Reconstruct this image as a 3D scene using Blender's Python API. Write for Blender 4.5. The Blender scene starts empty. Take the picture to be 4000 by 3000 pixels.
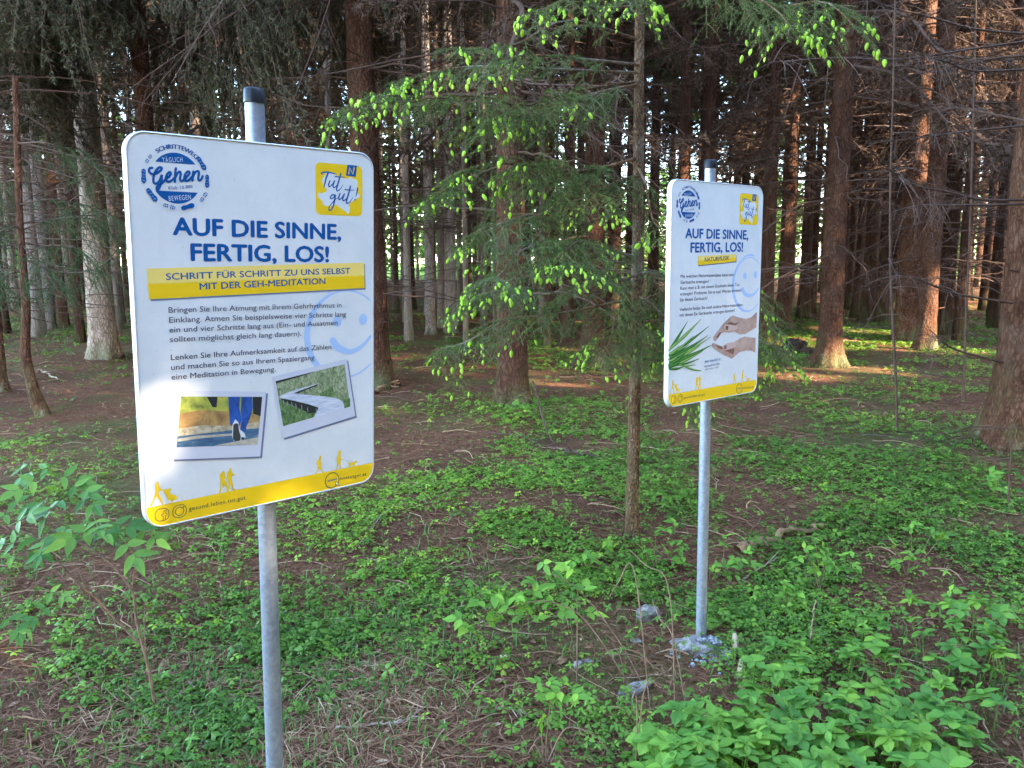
import bpy, math, os
import numpy as np
from mathutils import Matrix, Vector

S = bpy.context.scene
C = S.collection

# ------------------------------------------------------------------ camera
FPX, PITCH, ROLL, CAMZ = 3237.0, 0.1492, -0.0044, 1.62      # focal length in pixels of the 4000 px frame
_r = np.array([1.0, 0, 0]); _f = np.array([0, math.cos(PITCH), -math.sin(PITCH)]); _u = np.array([0, math.sin(PITCH), math.cos(PITCH)])
CR = math.cos(ROLL) * _r + math.sin(ROLL) * _u
CU = -math.sin(ROLL) * _r + math.cos(ROLL) * _u
CF = _f
CAM = np.array([0, 0, CAMZ])
cd = bpy.data.cameras.new("camera"); cam = bpy.data.objects.new("camera", cd); C.objects.link(cam)
cd.sensor_width = 36.0; cd.lens = FPX / 4000 * 36.0; cd.clip_start = 0.05; cd.clip_end = 2000
M = Matrix.Identity(4)
for i in range(3):
    M[i][0], M[i][1], M[i][2], M[i][3] = CR[i], CU[i], -CF[i], CAM[i]
cam.matrix_world = M
S.camera = cam

# ------------------------------------------------------------------ light
SUN_AZ, SUN_EL = math.radians(128), math.radians(24)         # azimuth clockwise from +Y (the view direction): right and behind
w = bpy.data.worlds.new("World"); S.world = w; w.use_nodes = True
nt = w.node_tree; nt.nodes.clear()
sky = nt.nodes.new("ShaderNodeTexSky"); sky.sky_type = 'NISHITA'; sky.sun_disc = False
sky.sun_elevation = SUN_EL; sky.sun_rotation = SUN_AZ; sky.air_density = 1.0; sky.dust_density = 0.5; sky.ozone_density = 1.6
bg = nt.nodes.new("ShaderNodeBackground"); bg.inputs[1].default_value = 0.15
wo = nt.nodes.new("ShaderNodeOutputWorld")
nt.links.new(sky.outputs[0], bg.inputs[0]); nt.links.new(bg.outputs[0], wo.inputs[0])
SUN_DIR = np.array([math.sin(SUN_AZ) * math.cos(SUN_EL), math.cos(SUN_AZ) * math.cos(SUN_EL), math.sin(SUN_EL)])
sl = bpy.data.lights.new("sun", 'SUN'); sl.energy = 2.1; sl.angle = math.radians(0.5); sl.color = (1.0, 0.84, 0.64)
so = bpy.data.objects.new("sun", sl); C.objects.link(so)
so.rotation_euler = Vector(SUN_DIR).to_track_quat('Z', 'Y').to_euler(); so.location = (20, -20, 20)
S.view_settings.view_transform = 'Standard'; S.view_settings.look = 'None'; S.view_settings.gamma = 1.0
S.view_settings.exposure = 4.3

# ------------------------------------------------------------------ helpers: rays, ground, noise
def ray(px, py):
    d = CF + (px - 2000) / FPX * CR + (1500 - py) / FPX * CU
    return d

def at_y(px, py, Y):
    d = ray(px, py); return CAM + d * (Y / d[1])

def _hash(ix, iy, seed):
    h = np.sin(ix * 127.1 + iy * 311.7 + seed * 74.7) * 43758.5453
    return h - np.floor(h)

def vnoise(x, y, seed=0):
    x = np.asarray(x, float); y = np.asarray(y, float)
    ix = np.floor(x); iy = np.floor(y); fx = x - ix; fy = y - iy
    fx = fx * fx * (3 - 2 * fx); fy = fy * fy * (3 - 2 * fy)
    a = _hash(ix, iy, seed); b = _hash(ix + 1, iy, seed); c = _hash(ix, iy + 1, seed); d = _hash(ix + 1, iy + 1, seed)
    return a + (b - a) * fx + (c - a) * fy + (a - b - c + d) * fx * fy

def gz(x, y):
    x = np.asarray(x, float); y = np.asarray(y, float)
    z = 0.012 * np.clip(y - 4.0, 0, 40)
    near = np.clip((y + 2) / 6, 0.3, 1)
    z = z + near * (0.10 * (vnoise(x * 0.35 + 7, y * 0.35, 1) - 0.5) + 0.05 * (vnoise(x * 1.1, y * 1.1, 2) - 0.5) + 0.02 * (vnoise(x * 3.1, y * 3.1, 3) - 0.5))
    return z

def hit(px, py, h=0.0):
    """point where the pixel's ray meets the terrain raised by h"""
    d = ray(px, py); t0, t = 0.3, 0.3
    while t < 90:
        p = CAM + d * t
        if p[2] < float(gz(p[0], p[1])) + h:
            break
        t0 = t; t *= 1.03
    a, b = t0, t
    for _ in range(24):
        m = (a + b) / 2; p = CAM + d * m
        if p[2] < float(gz(p[0], p[1])) + h: b = m
        else: a = m
    return CAM + d * b

# ------------------------------------------------------------------ helpers: meshes and objects
class MB:
    """gathers vertices and faces (numpy) and links them as one mesh object"""
    def __init__(s): s.V = []; s.F = []; s.A = []; s.n = 0
    def add(s, V, F, rnd=0.5, mi=0):
        V = np.asarray(V, float).reshape(-1, 3); F = np.asarray(F, int)
        if len(V) == 0 or len(F) == 0: return
        s.V.append(V); s.F.append((F + s.n, mi))
        s.A.append(np.broadcast_to(np.asarray(rnd, float), (len(V),)).copy()); s.n += len(V)
    def polys(s, V, faces, rnd=0.5, mi=0):
        V = np.asarray(V, float).reshape(-1, 3)
        s.V.append(V); s.A.append(np.full(len(V), float(rnd)))
        for f in faces: s.F.append((np.asarray([f], int) + s.n, mi))
        s.n += len(V)
    def mesh(s, name, mats, smooth=False):
        me = bpy.data.meshes.new(name)
        V = np.concatenate(s.V) if s.V else np.zeros((0, 3))
        me.vertices.add(len(V)); me.vertices.foreach_set("co", V.astype(np.float32).ravel())
        loops = np.concatenate([f.ravel() for f, _ in s.F])
        tot = np.concatenate([np.full(len(f), f.shape[1]) for f, _ in s.F])
        mi = np.concatenate([np.full(len(f), m) for f, m in s.F])
        me.loops.add(len(loops)); me.loops.foreach_set("vertex_index", loops.astype(np.int32))
        me.polygons.add(len(tot))
        st = np.concatenate([[0], np.cumsum(tot)[:-1]])
        me.polygons.foreach_set("loop_start", st.astype(np.int32))
        me.polygons.foreach_set("material_index", mi.astype(np.int32))
        me.polygons.foreach_set("use_smooth", np.full(len(tot), smooth))
        at = me.attributes.new("rnd", 'FLOAT', 'POINT'); at.data.foreach_set("value", np.concatenate(s.A).astype(np.float32))
        me.update(calc_edges=True); me.validate()
        for m in (mats if isinstance(mats, (list, tuple)) else [mats]): me.materials.append(m)
        return me

def link(name, me, parent=None, loc=None, mat=None):
    o = bpy.data.objects.new(name, me); C.objects.link(o)
    if parent is not None: o.parent = parent
    if mat is not None: o.matrix_local = mat
    elif loc is not None: o.location = loc
    return o

def tag(o, label, cat, group=None, kind=None):
    if label: o["label"] = label
    if cat: o["category"] = cat
    if group: o["group"] = group
    if kind: o["kind"] = kind
    return o

def thing(name, label, cat, loc=(0, 0, 0), group=None):
    o = bpy.data.objects.new(name, None); C.objects.link(o); o.location = loc; o.empty_display_size = 0.1
    return tag(o, label, cat, group)

def nrm(v): return v / np.maximum(np.linalg.norm(v, axis=-1, keepdims=True), 1e-9)

def tubes(P, R, k=5, cap=False):
    """P (N,m,3) polylines, R (N,m) radii -> verts, quads"""
    P = np.asarray(P, float); R = np.asarray(R, float)
    if P.ndim == 2: P = P[None]; R = R[None]
    N, m, _ = P.shape
    T = nrm(np.gradient(P, axis=1))
    ref = np.where(np.abs(nrm(P[:, -1] - P[:, 0])[:, 2:3]) > 0.85, np.array([[1.0, 0.1, 0]]), np.array([[0, 0, 1.0]]))[:, None, :]
    A = nrm(np.cross(T, np.broadcast_to(ref, T.shape))); B = np.cross(T, A)
    an = np.arange(k) * 2 * math.pi / k
    V = P[:, :, None, :] + R[:, :, None, None] * (np.cos(an)[None, None, :, None] * A[:, :, None, :] + np.sin(an)[None, None, :, None] * B[:, :, None, :])
    V = V.reshape(-1, 3)
    i = np.arange(N)[:, None, None] * m * k; j = np.arange(m - 1)[None, :, None] * k; q = np.arange(k)[None, None, :]; q2 = (q + 1) % k
    F = np.stack([i + j + q, i + j + q2, i + j + k + q2, i + j + k + q], -1).reshape(-1, 4)
    return V, F

def catmull(pts, n):
    """smooth resampling of a control polyline"""
    P = np.asarray(pts, float)
    P = np.vstack([2 * P[0] - P[1], P, 2 * P[-1] - P[-2]])
    seg = len(P) - 3; t = np.linspace(0, seg - 1e-6, n); i = t.astype(int); f = (t - i)[:, None]
    p0, p1, p2, p3 = P[i], P[i + 1], P[i + 2], P[i + 3]
    return 0.5 * (2 * p1 + (p2 - p0) * f + (2 * p0 - 5 * p1 + 4 * p2 - p3) * f ** 2 + (3 * p1 - p0 - 3 * p2 + p3) * f ** 3)

def rotz(a):
    a = np.asarray(a, float); o = np.zeros(a.shape + (3, 3)); c, s = np.cos(a), np.sin(a)
    o[..., 0, 0] = c; o[..., 0, 1] = -s; o[..., 1, 0] = s; o[..., 1, 1] = c; o[..., 2, 2] = 1; return o
def rotx(a):
    a = np.asarray(a, float); o = np.zeros(a.shape + (3, 3)); c, s = np.cos(a), np.sin(a)
    o[..., 1, 1] = c; o[..., 1, 2] = -s; o[..., 2, 1] = s; o[..., 2, 2] = c; o[..., 0, 0] = 1; return o
def roty(a):
    a = np.asarray(a, float); o = np.zeros(a.shape + (3, 3)); c, s = np.cos(a), np.sin(a)
    o[..., 0, 0] = c; o[..., 0, 2] = s; o[..., 2, 0] = -s; o[..., 2, 2] = c; o[..., 1, 1] = 1; return o

def scatter(mb, TV, TF, pos, R, sc, rnd, mi=0):
    """many copies of a small template into one mesh"""
    N = len(pos); n = len(TV)
    V = np.einsum('nij,vj->nvi', R, TV) * np.asarray(sc).reshape(-1, 1, 1) + pos[:, None, :]
    F = (np.asarray(TF)[None] + (np.arange(N) * n)[:, None, None]).reshape(-1, np.asarray(TF).shape[1])
    mb.add(V.reshape(-1, 3), F, np.repeat(rnd, n), mi)

# ------------------------------------------------------------------ materials
def mat(name, rough=0.6, base=(0.5, 0.5, 0.5), metallic=0.0, spec=0.5):
    m = bpy.data.materials.new(name); m.use_nodes = True; p = m.node_tree.nodes["Principled BSDF"]
    p.inputs["Base Color"].default_value = (*base, 1); p.inputs["Roughness"].default_value = rough
    p.inputs["Metallic"].default_value = metallic; p.inputs["Specular IOR Level"].default_value = spec
    return m, m.node_tree, p

def node(t, typ, **kw):
    n = t.nodes.new(typ)
    for k, v in kw.items():
        if k.startswith('i_'): n.inputs[k[2:].replace('_', ' ')].default_value = v
        else: setattr(n, k, v)
    return n

def ramp(t, fac, stops):
    r = t.nodes.new("ShaderNodeValToRGB"); e = r.color_ramp.elements
    while len(e) < len(stops): e.new(0.5)
    for el, (p, c) in zip(e, stops): el.position = p; el.color = (*c, 1)
    t.links.new(fac, r.inputs[0]); return r.outputs[0]

def mixc(t, fac, a, b, mode='MIX'):
    m = t.nodes.new("ShaderNodeMix"); m.data_type = 'RGBA'; m.blend_type = mode
    if isinstance(fac, (int, float)): m.inputs[0].default_value = fac
    else: t.links.new(fac, m.inputs[0])
    for s, v in ((6, a), (7, b)):
        if isinstance(v, tuple): m.inputs[s].default_value = (*v, 1)
        else: t.links.new(v, m.inputs[s])
    return m.outputs[2]

def objc(t, scale=(1, 1, 1)):
    tc = t.nodes.new("ShaderNodeTexCoord"); mp = t.nodes.new("ShaderNodeMapping"); mp.inputs[3].default_value = scale
    t.links.new(tc.outputs["Object"], mp.inputs[0]); return mp.outputs[0]

def noise(t, vec, scale, detail=4, rough=0.6, dist=0.0):
    n = t.nodes.new("ShaderNodeTexNoise"); n.inputs["Scale"].default_value = scale; n.inputs["Detail"].default_value = detail
    n.inputs["Roughness"].default_value = rough; n.inputs["Distortion"].default_value = dist
    t.links.new(vec, n.inputs["Vector"]); return n.outputs[0]

def bump(t, p, h, strength, dist):
    b = t.nodes.new("ShaderNodeBump"); b.inputs["Strength"].default_value = strength; b.inputs["Distance"].default_value = dist
    t.links.new(h, b.inputs["Height"]); t.links.new(b.outputs[0], p.inputs["Normal"])

def leafmat(name, stops, rough=0.5, trans=0.3, spec=0.14, spots=False):
    """foliage: colour from the per-leaf random attribute, some light passes through"""
    m, t, p = mat(name, rough, spec=spec)
    a = node(t, "ShaderNodeAttribute", attribute_name="rnd")
    col = ramp(t, a.outputs["Fac"], stops)
    if spots:
        oi = t.nodes.new("ShaderNodeObjectInfo")
        col = mixc(t, 1.0, col, ramp(t, oi.outputs["Random"], [(0, (0.62, 0.74, 0.72)), (0.5, (0.92, 0.95, 0.85)), (1, (1.2, 1.08, 0.8))]), 'MULTIPLY')
        sp = noise(t, objc(t), 55, 4, 0.7); col = mixc(t, ramp(t, sp, [(0.66, (0, 0, 0)), (0.74, (0.8, 0.8, 0.8))]), col, (0.22, 0.15, 0.05))
        vn = noise(t, objc(t), 18, 3, 0.6); col = mixc(t, 1.0, col, ramp(t, vn, [(0.3, (0.78, 0.82, 0.8)), (0.7, (1.12, 1.08, 1.0))]), 'MULTIPLY')
    t.links.new(col, p.inputs["Base Color"])
    if trans > 0:
        tr = t.nodes.new("ShaderNodeBsdfTranslucent"); mx = t.nodes.new("ShaderNodeMixShader"); mx.inputs[0].default_value = trans
        t.links.new(mixc(t, 1.0, col, (1.0, 1.0, 0.5), 'MULTIPLY'), tr.inputs[0])
        o = t.nodes["Material Output"]
        t.links.new(p.outputs[0], mx.inputs[1]); t.links.new(tr.outputs[0], mx.inputs[2]); t.links.new(mx.outputs[0], o.inputs[0])
    return m

def barkmat(name, dark, mid, light, sc=1.0, lichen=(0.30, 0.31, 0.27), lich_amt=0.5):
    m, t, p = mat(name, 0.9, spec=0.08)
    v = objc(t, (1, 1, 0.45)); v2 = objc(t)
    vo = node(t, "ShaderNodeTexVoronoi", feature='DISTANCE_TO_EDGE'); vo.inputs["Scale"].default_value = 26 * sc
    nz = t.nodes.new("ShaderNodeTexNoise"); nz.inputs["Scale"].default_value = 14 * sc; t.links.new(v, nz.inputs["Vector"])
    va = t.nodes.new("ShaderNodeVectorMath"); va.operation = 'MULTIPLY_ADD'; va.inputs[1].default_value = (0.09, 0.09, 0.09)
    t.links.new(nz.outputs["Color"], va.inputs[0]); t.links.new(v, va.inputs[2]); t.links.new(va.outputs[0], vo.inputs["Vector"])
    edge = node(t, "ShaderNodeMapRange"); edge.inputs[2].default_value = 0.22; t.links.new(vo.outputs["Distance"], edge.inputs[0])
    n1 = noise(t, v, 9 * sc, 6, 0.7); n2 = noise(t, v2, 2.2, 3); n3 = noise(t, v2, 40 * sc, 3)
    col = ramp(t, n1, [(0.28, dark), (0.5, mid), (0.74, light)])
    col = mixc(t, edge.outputs[0], mixc(t, 1.0, col, (0.55, 0.5, 0.48), 'MULTIPLY'), col)
    lm = node(t, "ShaderNodeMapRange"); lm.inputs[1].default_value = 0.52; lm.inputs[2].default_value = 0.72; lm.inputs[4].default_value = lich_amt
    t.links.new(n2, lm.inputs[0]); col = mixc(t, lm.outputs[0], col, lichen)
    tc = t.nodes.new("ShaderNodeTexCoord"); sx = t.nodes.new("ShaderNodeSeparateXYZ"); t.links.new(tc.outputs["Object"], sx.inputs[0])
    mz = t.nodes.new("ShaderNodeMapRange"); mz.inputs[1].default_value = 0.75; mz.inputs[2].default_value = 0.05; mz.inputs[3].default_value = 0; mz.inputs[4].default_value = 0.65; t.links.new(sx.outputs[2], mz.inputs[0])
    mm_ = t.nodes.new("ShaderNodeMath"); mm_.operation = 'MULTIPLY'; t.links.new(mz.outputs[0], mm_.inputs[0]); t.links.new(ramp(t, n2, [(0.40, (0, 0, 0)), (0.60, (1, 1, 1))]), mm_.inputs[1])
    col = mixc(t, mm_.outputs[0], col, ramp(t, n1, [(0.3, (0.045, 0.06, 0.018)), (0.55, (0.10, 0.115, 0.045)), (0.75, (0.20, 0.21, 0.18))]))
    oi = t.nodes.new("ShaderNodeObjectInfo")
    col = mixc(t, 1.0, col, ramp(t, oi.outputs["Random"], [(0, (0.78, 0.76, 0.76)), (0.5, (1, 0.97, 0.94)), (1, (1.25, 1.2, 1.15))]), 'MULTIPLY')
    t.links.new(col, p.inputs["Base Color"])
    h = t.nodes.new("ShaderNodeMath"); h.operation = 'MULTIPLY_ADD'; h.inputs[1].default_value = 0.7
    t.links.new(edge.outputs[0], h.inputs[0]); t.links.new(n3, h.inputs[2])
    bump(t, p, h.outputs[0], 0.9, 0.012)
    return m

BARK = barkmat("spruce_bark", (0.052, 0.023, 0.014), (0.100, 0.048, 0.029), (0.155, 0.084, 0.055), lichen=(0.15, 0.125, 0.10), lich_amt=0.25)
BARK_GREY_SKYLIT = barkmat("skylit_grey_spruce_bark", (0.19, 0.130, 0.098), (0.33, 0.250, 0.195), (0.45, 0.375, 0.32), lichen=(0.38, 0.35, 0.31), lich_amt=0.6)  # grey bark lightened to carry the skylight on the left trunks
BARK_PALE_SKYLIT = barkmat("skylit_pale_spruce_bark", (0.17, 0.12, 0.095), (0.34, 0.275, 0.235), (0.50, 0.44, 0.39), lichen=(0.48, 0.46, 0.43), lich_amt=0.5)  # paler still: skylight from the open left put into the bark colour
BARK_YOUNG = barkmat("young_spruce_bark", (0.12, 0.068, 0.038), (0.21, 0.13, 0.075), (0.30, 0.21, 0.14), sc=2.2, lichen=(0.40, 0.38, 0.32), lich_amt=0.7)
def simple(name, a, b, scale, rough=0.8, spec=0.2, bmp=0.3, stretch=(1, 1, 1), c=None):
    m, t, p = mat(name, rough, spec=spec); v = objc(t, stretch); n = noise(t, v, scale, 5, 0.65)
    t.links.new(ramp(t, n, [(0.3, a), (0.68, b)] if c is None else [(0.28, a), (0.5, b), (0.72, c)]), p.inputs["Base Color"])
    bump(t, p, n, bmp, 0.01); return m
TWIG = simple("dead_twig_wood", (0.050, 0.028, 0.020), (0.115, 0.068, 0.048), 6)
TWIG_PALE = simple("pale_twig_wood", (0.20, 0.13, 0.085), (0.38, 0.28, 0.20), 8)
STEM = simple("brown_plant_stem", (0.10, 0.055, 0.04), (0.22, 0.15, 0.10), 20)
CANE = simple("tan_cane", (0.12, 0.065, 0.04), (0.25, 0.16, 0.10), 20)
NEEDLE = leafmat("spruce_needles", [(0.0, (0.026, 0.056, 0.020)), (0.5, (0.052, 0.105, 0.036)), (1.0, (0.088, 0.155, 0.055))], 0.55, 0.2)
NEEDLE_YOUNG = leafmat("young_spruce_needles", [(0.0, (0.044, 0.080, 0.022)), (0.5, (0.090, 0.160, 0.040)), (1.0, (0.150, 0.245, 0.062))], 0.55, 0.2)
NEEDLE_OLD = leafmat("old_spruce_needles", [(0.0, (0.045, 0.048, 0.025)), (0.5, (0.078, 0.082, 0.042)), (1.0, (0.125, 0.125, 0.068))], 0.6, 0.12)
NEEDLE_DRY = leafmat("dry_spruce_sprays", [(0.0, (0.045, 0.026, 0.018)), (0.5, (0.080, 0.048, 0.032)), (1.0, (0.13, 0.082, 0.052))], 0.8, 0.1)
SHOOT = leafmat("fresh_spruce_shoots", [(0.0, (0.34, 0.56, 0.05)), (0.5, (0.44, 0.66, 0.07)), (1.0, (0.54, 0.72, 0.11))], 0.5, 0.35)
CLOVER = leafmat("clover_leaves", [(0.0, (0.055, 0.112, 0.020)), (0.45, (0.115, 0.215, 0.030)), (0.8, (0.17, 0.30, 0.036)), (1.0, (0.30, 0.42, 0.045))], 0.45, 0.35)
PALM = leafmat("palmate_leaves", [(0.0, (0.088, 0.195, 0.038)), (0.6, (0.145, 0.285, 0.052)), (1.0, (0.22, 0.38, 0.060))], 0.5, 0.3, spots=True)
BERRY = leafmat("raspberry_leaves", [(0.0, (0.075, 0.165, 0.028)), (0.6, (0.15, 0.30, 0.042)), (1.0, (0.28, 0.44, 0.06))], 0.5, 0.35)
ELDER = leafmat("elder_leaves", [(0.0, (0.07, 0.155, 0.035)), (0.6, (0.11, 0.225, 0.05)), (1.0, (0.22, 0.36, 0.07))], 0.45, 0.3, spots=True)
GRASS = leafmat("grass_blades", [(0.0, (0.05, 0.12, 0.03)), (0.6, (0.10, 0.20, 0.05)), (1.0, (0.20, 0.28, 0.09))], 0.5, 0.3)
STRAW = leafmat("dry_straw_and_needles", [(0.0, (0.09, 0.036, 0.018)), (0.45, (0.20, 0.092, 0.047)), (0.8, (0.35, 0.20, 0.115)), (1.0, (0.54, 0.38, 0.23))], 0.8, 0.1)
FARLEAF = leafmat("far_leaves", [(0.0, (0.05, 0.11, 0.03)), (0.5, (0.10, 0.20, 0.05)), (1.0, (0.20, 0.32, 0.08))], 0.6, 0.35)

# ground
GROUND, t, p = mat("forest_floor", 0.95, spec=0.04)
v = objc(t); n1 = noise(t, v, 1.1, 5, 0.65); n2 = noise(t, v, 34, 6, 0.75, 1.2); n3 = noise(t, v, 0.45, 4); n4 = noise(t, v, 7, 5, 0.7)
litter = ramp(t, n2, [(0.30, (0.050, 0.021, 0.011)), (0.47, (0.145, 0.062, 0.032)), (0.60, (0.26, 0.125, 0.068)), (0.75, (0.40, 0.24, 0.145))])
soil = ramp(t, n2, [(0.3, (0.075, 0.033, 0.018)), (0.7, (0.18, 0.086, 0.048))])
col = mixc(t, ramp(t, n1, [(0.46, (0, 0, 0)), (0.60, (1, 1, 1))]), litter, soil)
moss = ramp(t, n4, [(0.35, (0.06, 0.085, 0.022)), (0.7, (0.13, 0.15, 0.045))])
col = mixc(t, ramp(t, n3, [(0.50, (0, 0, 0)), (0.66, (0.75, 0.75, 0.75))]), col, moss)
tc = t.nodes.new("ShaderNodeTexCoord"); sx = t.nodes.new("ShaderNodeSeparateXYZ"); t.links.new(tc.outputs["Object"], sx.inputs[0])
mr = t.nodes.new("ShaderNodeMapRange"); mr.inputs[1].default_value = 46; mr.inputs[2].default_value = 54; t.links.new(sx.outputs[1], mr.inputs[0])
mead = ramp(t, n4, [(0.3, (0.09, 0.17, 0.03)), (0.7, (0.18, 0.28, 0.06))])
col = mixc(t, mr.outputs[0], col, mead)
t.links.new(col, p.inputs["Base Color"])
hh = t.nodes.new("ShaderNodeMath"); hh.operation = 'ADD'; t.links.new(n2, hh.inputs[0]); t.links.new(n4, hh.inputs[1])
bump(t, p, hh.outputs[0], 1.0, 0.03)

# ------------------------------------------------------------------ ground sheet
def spaced(a, b, n, c, k):
    u = np.linspace(-1, 1, n); s = np.sinh(k * u) / math.sinh(k)
    return np.where(s < 0, c + (c - a) * s, c + (b - c) * s)
gx = spaced(-160, 160, 260, 0, 5.0); gy = spaced(-60, 240, 300, 3.5, 5.0)
X, Y = np.meshgrid(gx, gy); Z = gz(X, Y)
mb = MB(); nx, ny = len(gx), len(gy); I = np.arange(nx * ny).reshape(ny, nx)
mb.add(np.stack([X, Y, Z], -1).reshape(-1, 3), np.stack([I[:-1, :-1], I[:-1, 1:], I[1:, 1:], I[1:, :-1]], -1).reshape(-1, 4))
g = link("forest_ground", mb.mesh("forest_ground", GROUND, True)); g["kind"] = "structure"
tag(g, "brown needle-littered forest floor with bare soil patches", "ground", kind="structure")


# ------------------------------------------------------------------ the two information boards
def flat(name, rgb, rough=0.5, spec=0.2):
    m, t, p = mat(name, rough, rgb, spec=spec); return m
PANEL_WHITE, t, p = mat("white_print", 0.32, (0.68, 0.68, 0.70), spec=0.5)
v = objc(t); n = noise(t, v, 5, 5, 0.7)
vs = objc(t, (1, 0.10, 1)); st = noise(t, vs, 26, 5, 0.75); sp = noise(t, v, 120, 2, 0.5)
col = ramp(t, n, [(0.30, (0.66, 0.665, 0.67)), (0.6, (0.74, 0.74, 0.74))])
col = mixc(t, ramp(t, st, [(0.55, (0, 0, 0)), (0.75, (0.22, 0.22, 0.22))]), col, (0.50, 0.49, 0.45))
col = mixc(t, ramp(t, sp, [(0.70, (0, 0, 0)), (0.76, (0.55, 0.55, 0.55))]), col, (0.42, 0.38, 0.30))
t.links.new(col, p.inputs["Base Color"])
t.links.new(ramp(t, st, [(0.4, (0.28, 0.28, 0.28)), (0.7, (0.5, 0.5, 0.5))]), p.inputs["Roughness"])
BLUE = flat("print_blue", (0.0, 0.085, 0.30)); NAVY = flat("print_navy", (0.030, 0.036, 0.085)); SOFTBLUE = flat("print_soft_blue", (0.42, 0.56, 0.80))
YELLOW = flat("print_yellow", (0.90, 0.56, 0.012)); PALEYEL = flat("print_pale_yellow", (0.90, 0.66, 0.17)); GREYSH = flat("print_grey", (0.16, 0.18, 0.28)); OLIVE = flat("print_olive", (0.10, 0.11, 0.05))
FRAMEP = flat("print_photo_frame", (0.60, 0.60, 0.67)); LIGHTYEL = flat("print_light_yellow", (0.86, 0.70, 0.35)); WHITE2 = flat("print_plain_white", (0.70, 0.71, 0.72))
METAL, t, p = mat("galvanised_steel", 0.42, (0.36, 0.39, 0.44), metallic=0.6)
v = objc(t, (1, 1, 0.5)); n = noise(t, v, 18, 6, 0.75); vo = node(t, "ShaderNodeTexVoronoi"); vo.inputs["Scale"].default_value = 95; t.links.new(objc(t), vo.inputs["Vector"])
sepc = t.nodes.new("ShaderNodeSeparateColor"); t.links.new(vo.outputs["Color"], sepc.inputs[0])
col = mixc(t, 0.45, ramp(t, n, [(0.3, (0.20, 0.225, 0.28)), (0.7, (0.33, 0.365, 0.43))]), ramp(t, sepc.outputs[0], [(0, (0.19, 0.215, 0.27)), (1, (0.35, 0.385, 0.45))]))
tc = t.nodes.new("ShaderNodeTexCoord"); sx = t.nodes.new("ShaderNodeSeparateXYZ"); t.links.new(tc.outputs["Object"], sx.inputs[0])
zz = t.nodes.new("ShaderNodeMath"); zz.operation = 'MULTIPLY_ADD'; zz.inputs[1].default_value = -4.5; zz.inputs[2].default_value = 0.62; t.links.new(sx.outputs[2], zz.inputs[0])
ad = t.nodes.new("ShaderNodeMath"); ad.operation = 'MULTIPLY'; t.links.new(zz.outputs[0], ad.inputs[0]); t.links.new(n, ad.inputs[1])
col = mixc(t, ramp(t, ad.outputs[0], [(0.10, (0, 0, 0)), (0.35, (0.8, 0.8, 0.8))]), col, (0.20, 0.12, 0.08))
t.links.new(col, p.inputs["Base Color"]); t.links.new(ramp(t, n, [(0.3, (0.55, 0.55, 0.55)), (0.7, (0.36, 0.36, 0.36))]), p.inputs["Roughness"])
RIM = flat("aluminium_rim", (0.62, 0.63, 0.66), 0.4); RIM.node_tree.nodes["Principled BSDF"].inputs["Metallic"].default_value = 0.35
CAPM = flat("black_plastic", (0.014, 0.015, 0.020), 0.35)

# printed photographs: procedural colour, then flat shapes on top
def printmat(name, sc, stops, stretch=(1, 1, 1), dist=0.4):
    m, t, p = mat(name, 0.4); v = objc(t, stretch); n = noise(t, v, sc, 4, 0.6, dist)
    t.links.new(ramp(t, n, stops), p.inputs["Base Color"]); return m
AUT1 = printmat("print_autumn_green", 22, [(0.3, (0.10, 0.13, 0.03)), (0.45, (0.30, 0.34, 0.06)), (0.6, (0.50, 0.46, 0.08)), (0.72, (0.42, 0.24, 0.05))])
AUT2 = printmat("print_autumn_brown", 24, [(0.3, (0.20, 0.11, 0.05)), (0.5, (0.42, 0.24, 0.08)), (0.65, (0.52, 0.36, 0.14))])
AUT3 = printmat("print_leafy_verge", 60, [(0.32, (0.25, 0.19, 0.13)), (0.5, (0.52, 0.42, 0.27)), (0.7, (0.68, 0.60, 0.45))])
PATHB = printmat("print_path", 70, [(0.35, (0.035, 0.10, 0.19)), (0.6, (0.07, 0.16, 0.26)), (0.74, (0.40, 0.38, 0.32))], (0.5, 1.6, 1))
SAND = printmat("print_sand", 80, [(0.3, (0.40, 0.35, 0.27)), (0.7, (0.60, 0.54, 0.42))])
JEAN = printmat("print_jeans", 40, [(0.3, (0.006, 0.03, 0.12)), (0.6, (0.012, 0.10, 0.42))], (1.6, 0.8, 1))
GRS = printmat("print_dune_grass", 90, [(0.3, (0.06, 0.09, 0.04)), (0.5, (0.24, 0.30, 0.15)), (0.7, (0.48, 0.50, 0.36))], (1.4, 0.7, 1), 1.5)
GRS2 = printmat("print_green_grass", 90, [(0.3, (0.025, 0.06, 0.025)), (0.5, (0.09, 0.18, 0.06)), (0.7, (0.26, 0.38, 0.14))], (1.4, 0.8, 1), 1.5)
DECK = printmat("print_deck", 60, [(0.3, (0.38, 0.41, 0.52)), (0.6, (0.66, 0.69, 0.78))], (0.5, 5, 1))
DARKP = flat("print_dark", (0.03, 0.032, 0.034)); SOLE = flat("print_sole", (0.055, 0.055, 0.05))
SKIN = printmat("print_skin", 12, [(0.3, (0.36, 0.20, 0.15)), (0.7, (0.58, 0.40, 0.33))]); SKIN2 = flat("print_skin_dark", (0.22, 0.10, 0.075)); SKIN3 = flat("print_skin_pale", (0.62, 0.43, 0.37))
BL1 = flat("print_blade_dark", (0.02, 0.09, 0.025)); BL2 = flat("print_blade_green", (0.08, 0.26, 0.04)); BL3 = flat("print_blade_light", (0.34, 0.46, 0.14))
GREYLINE = flat("print_grey_line", (0.35, 0.36, 0.42))

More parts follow.
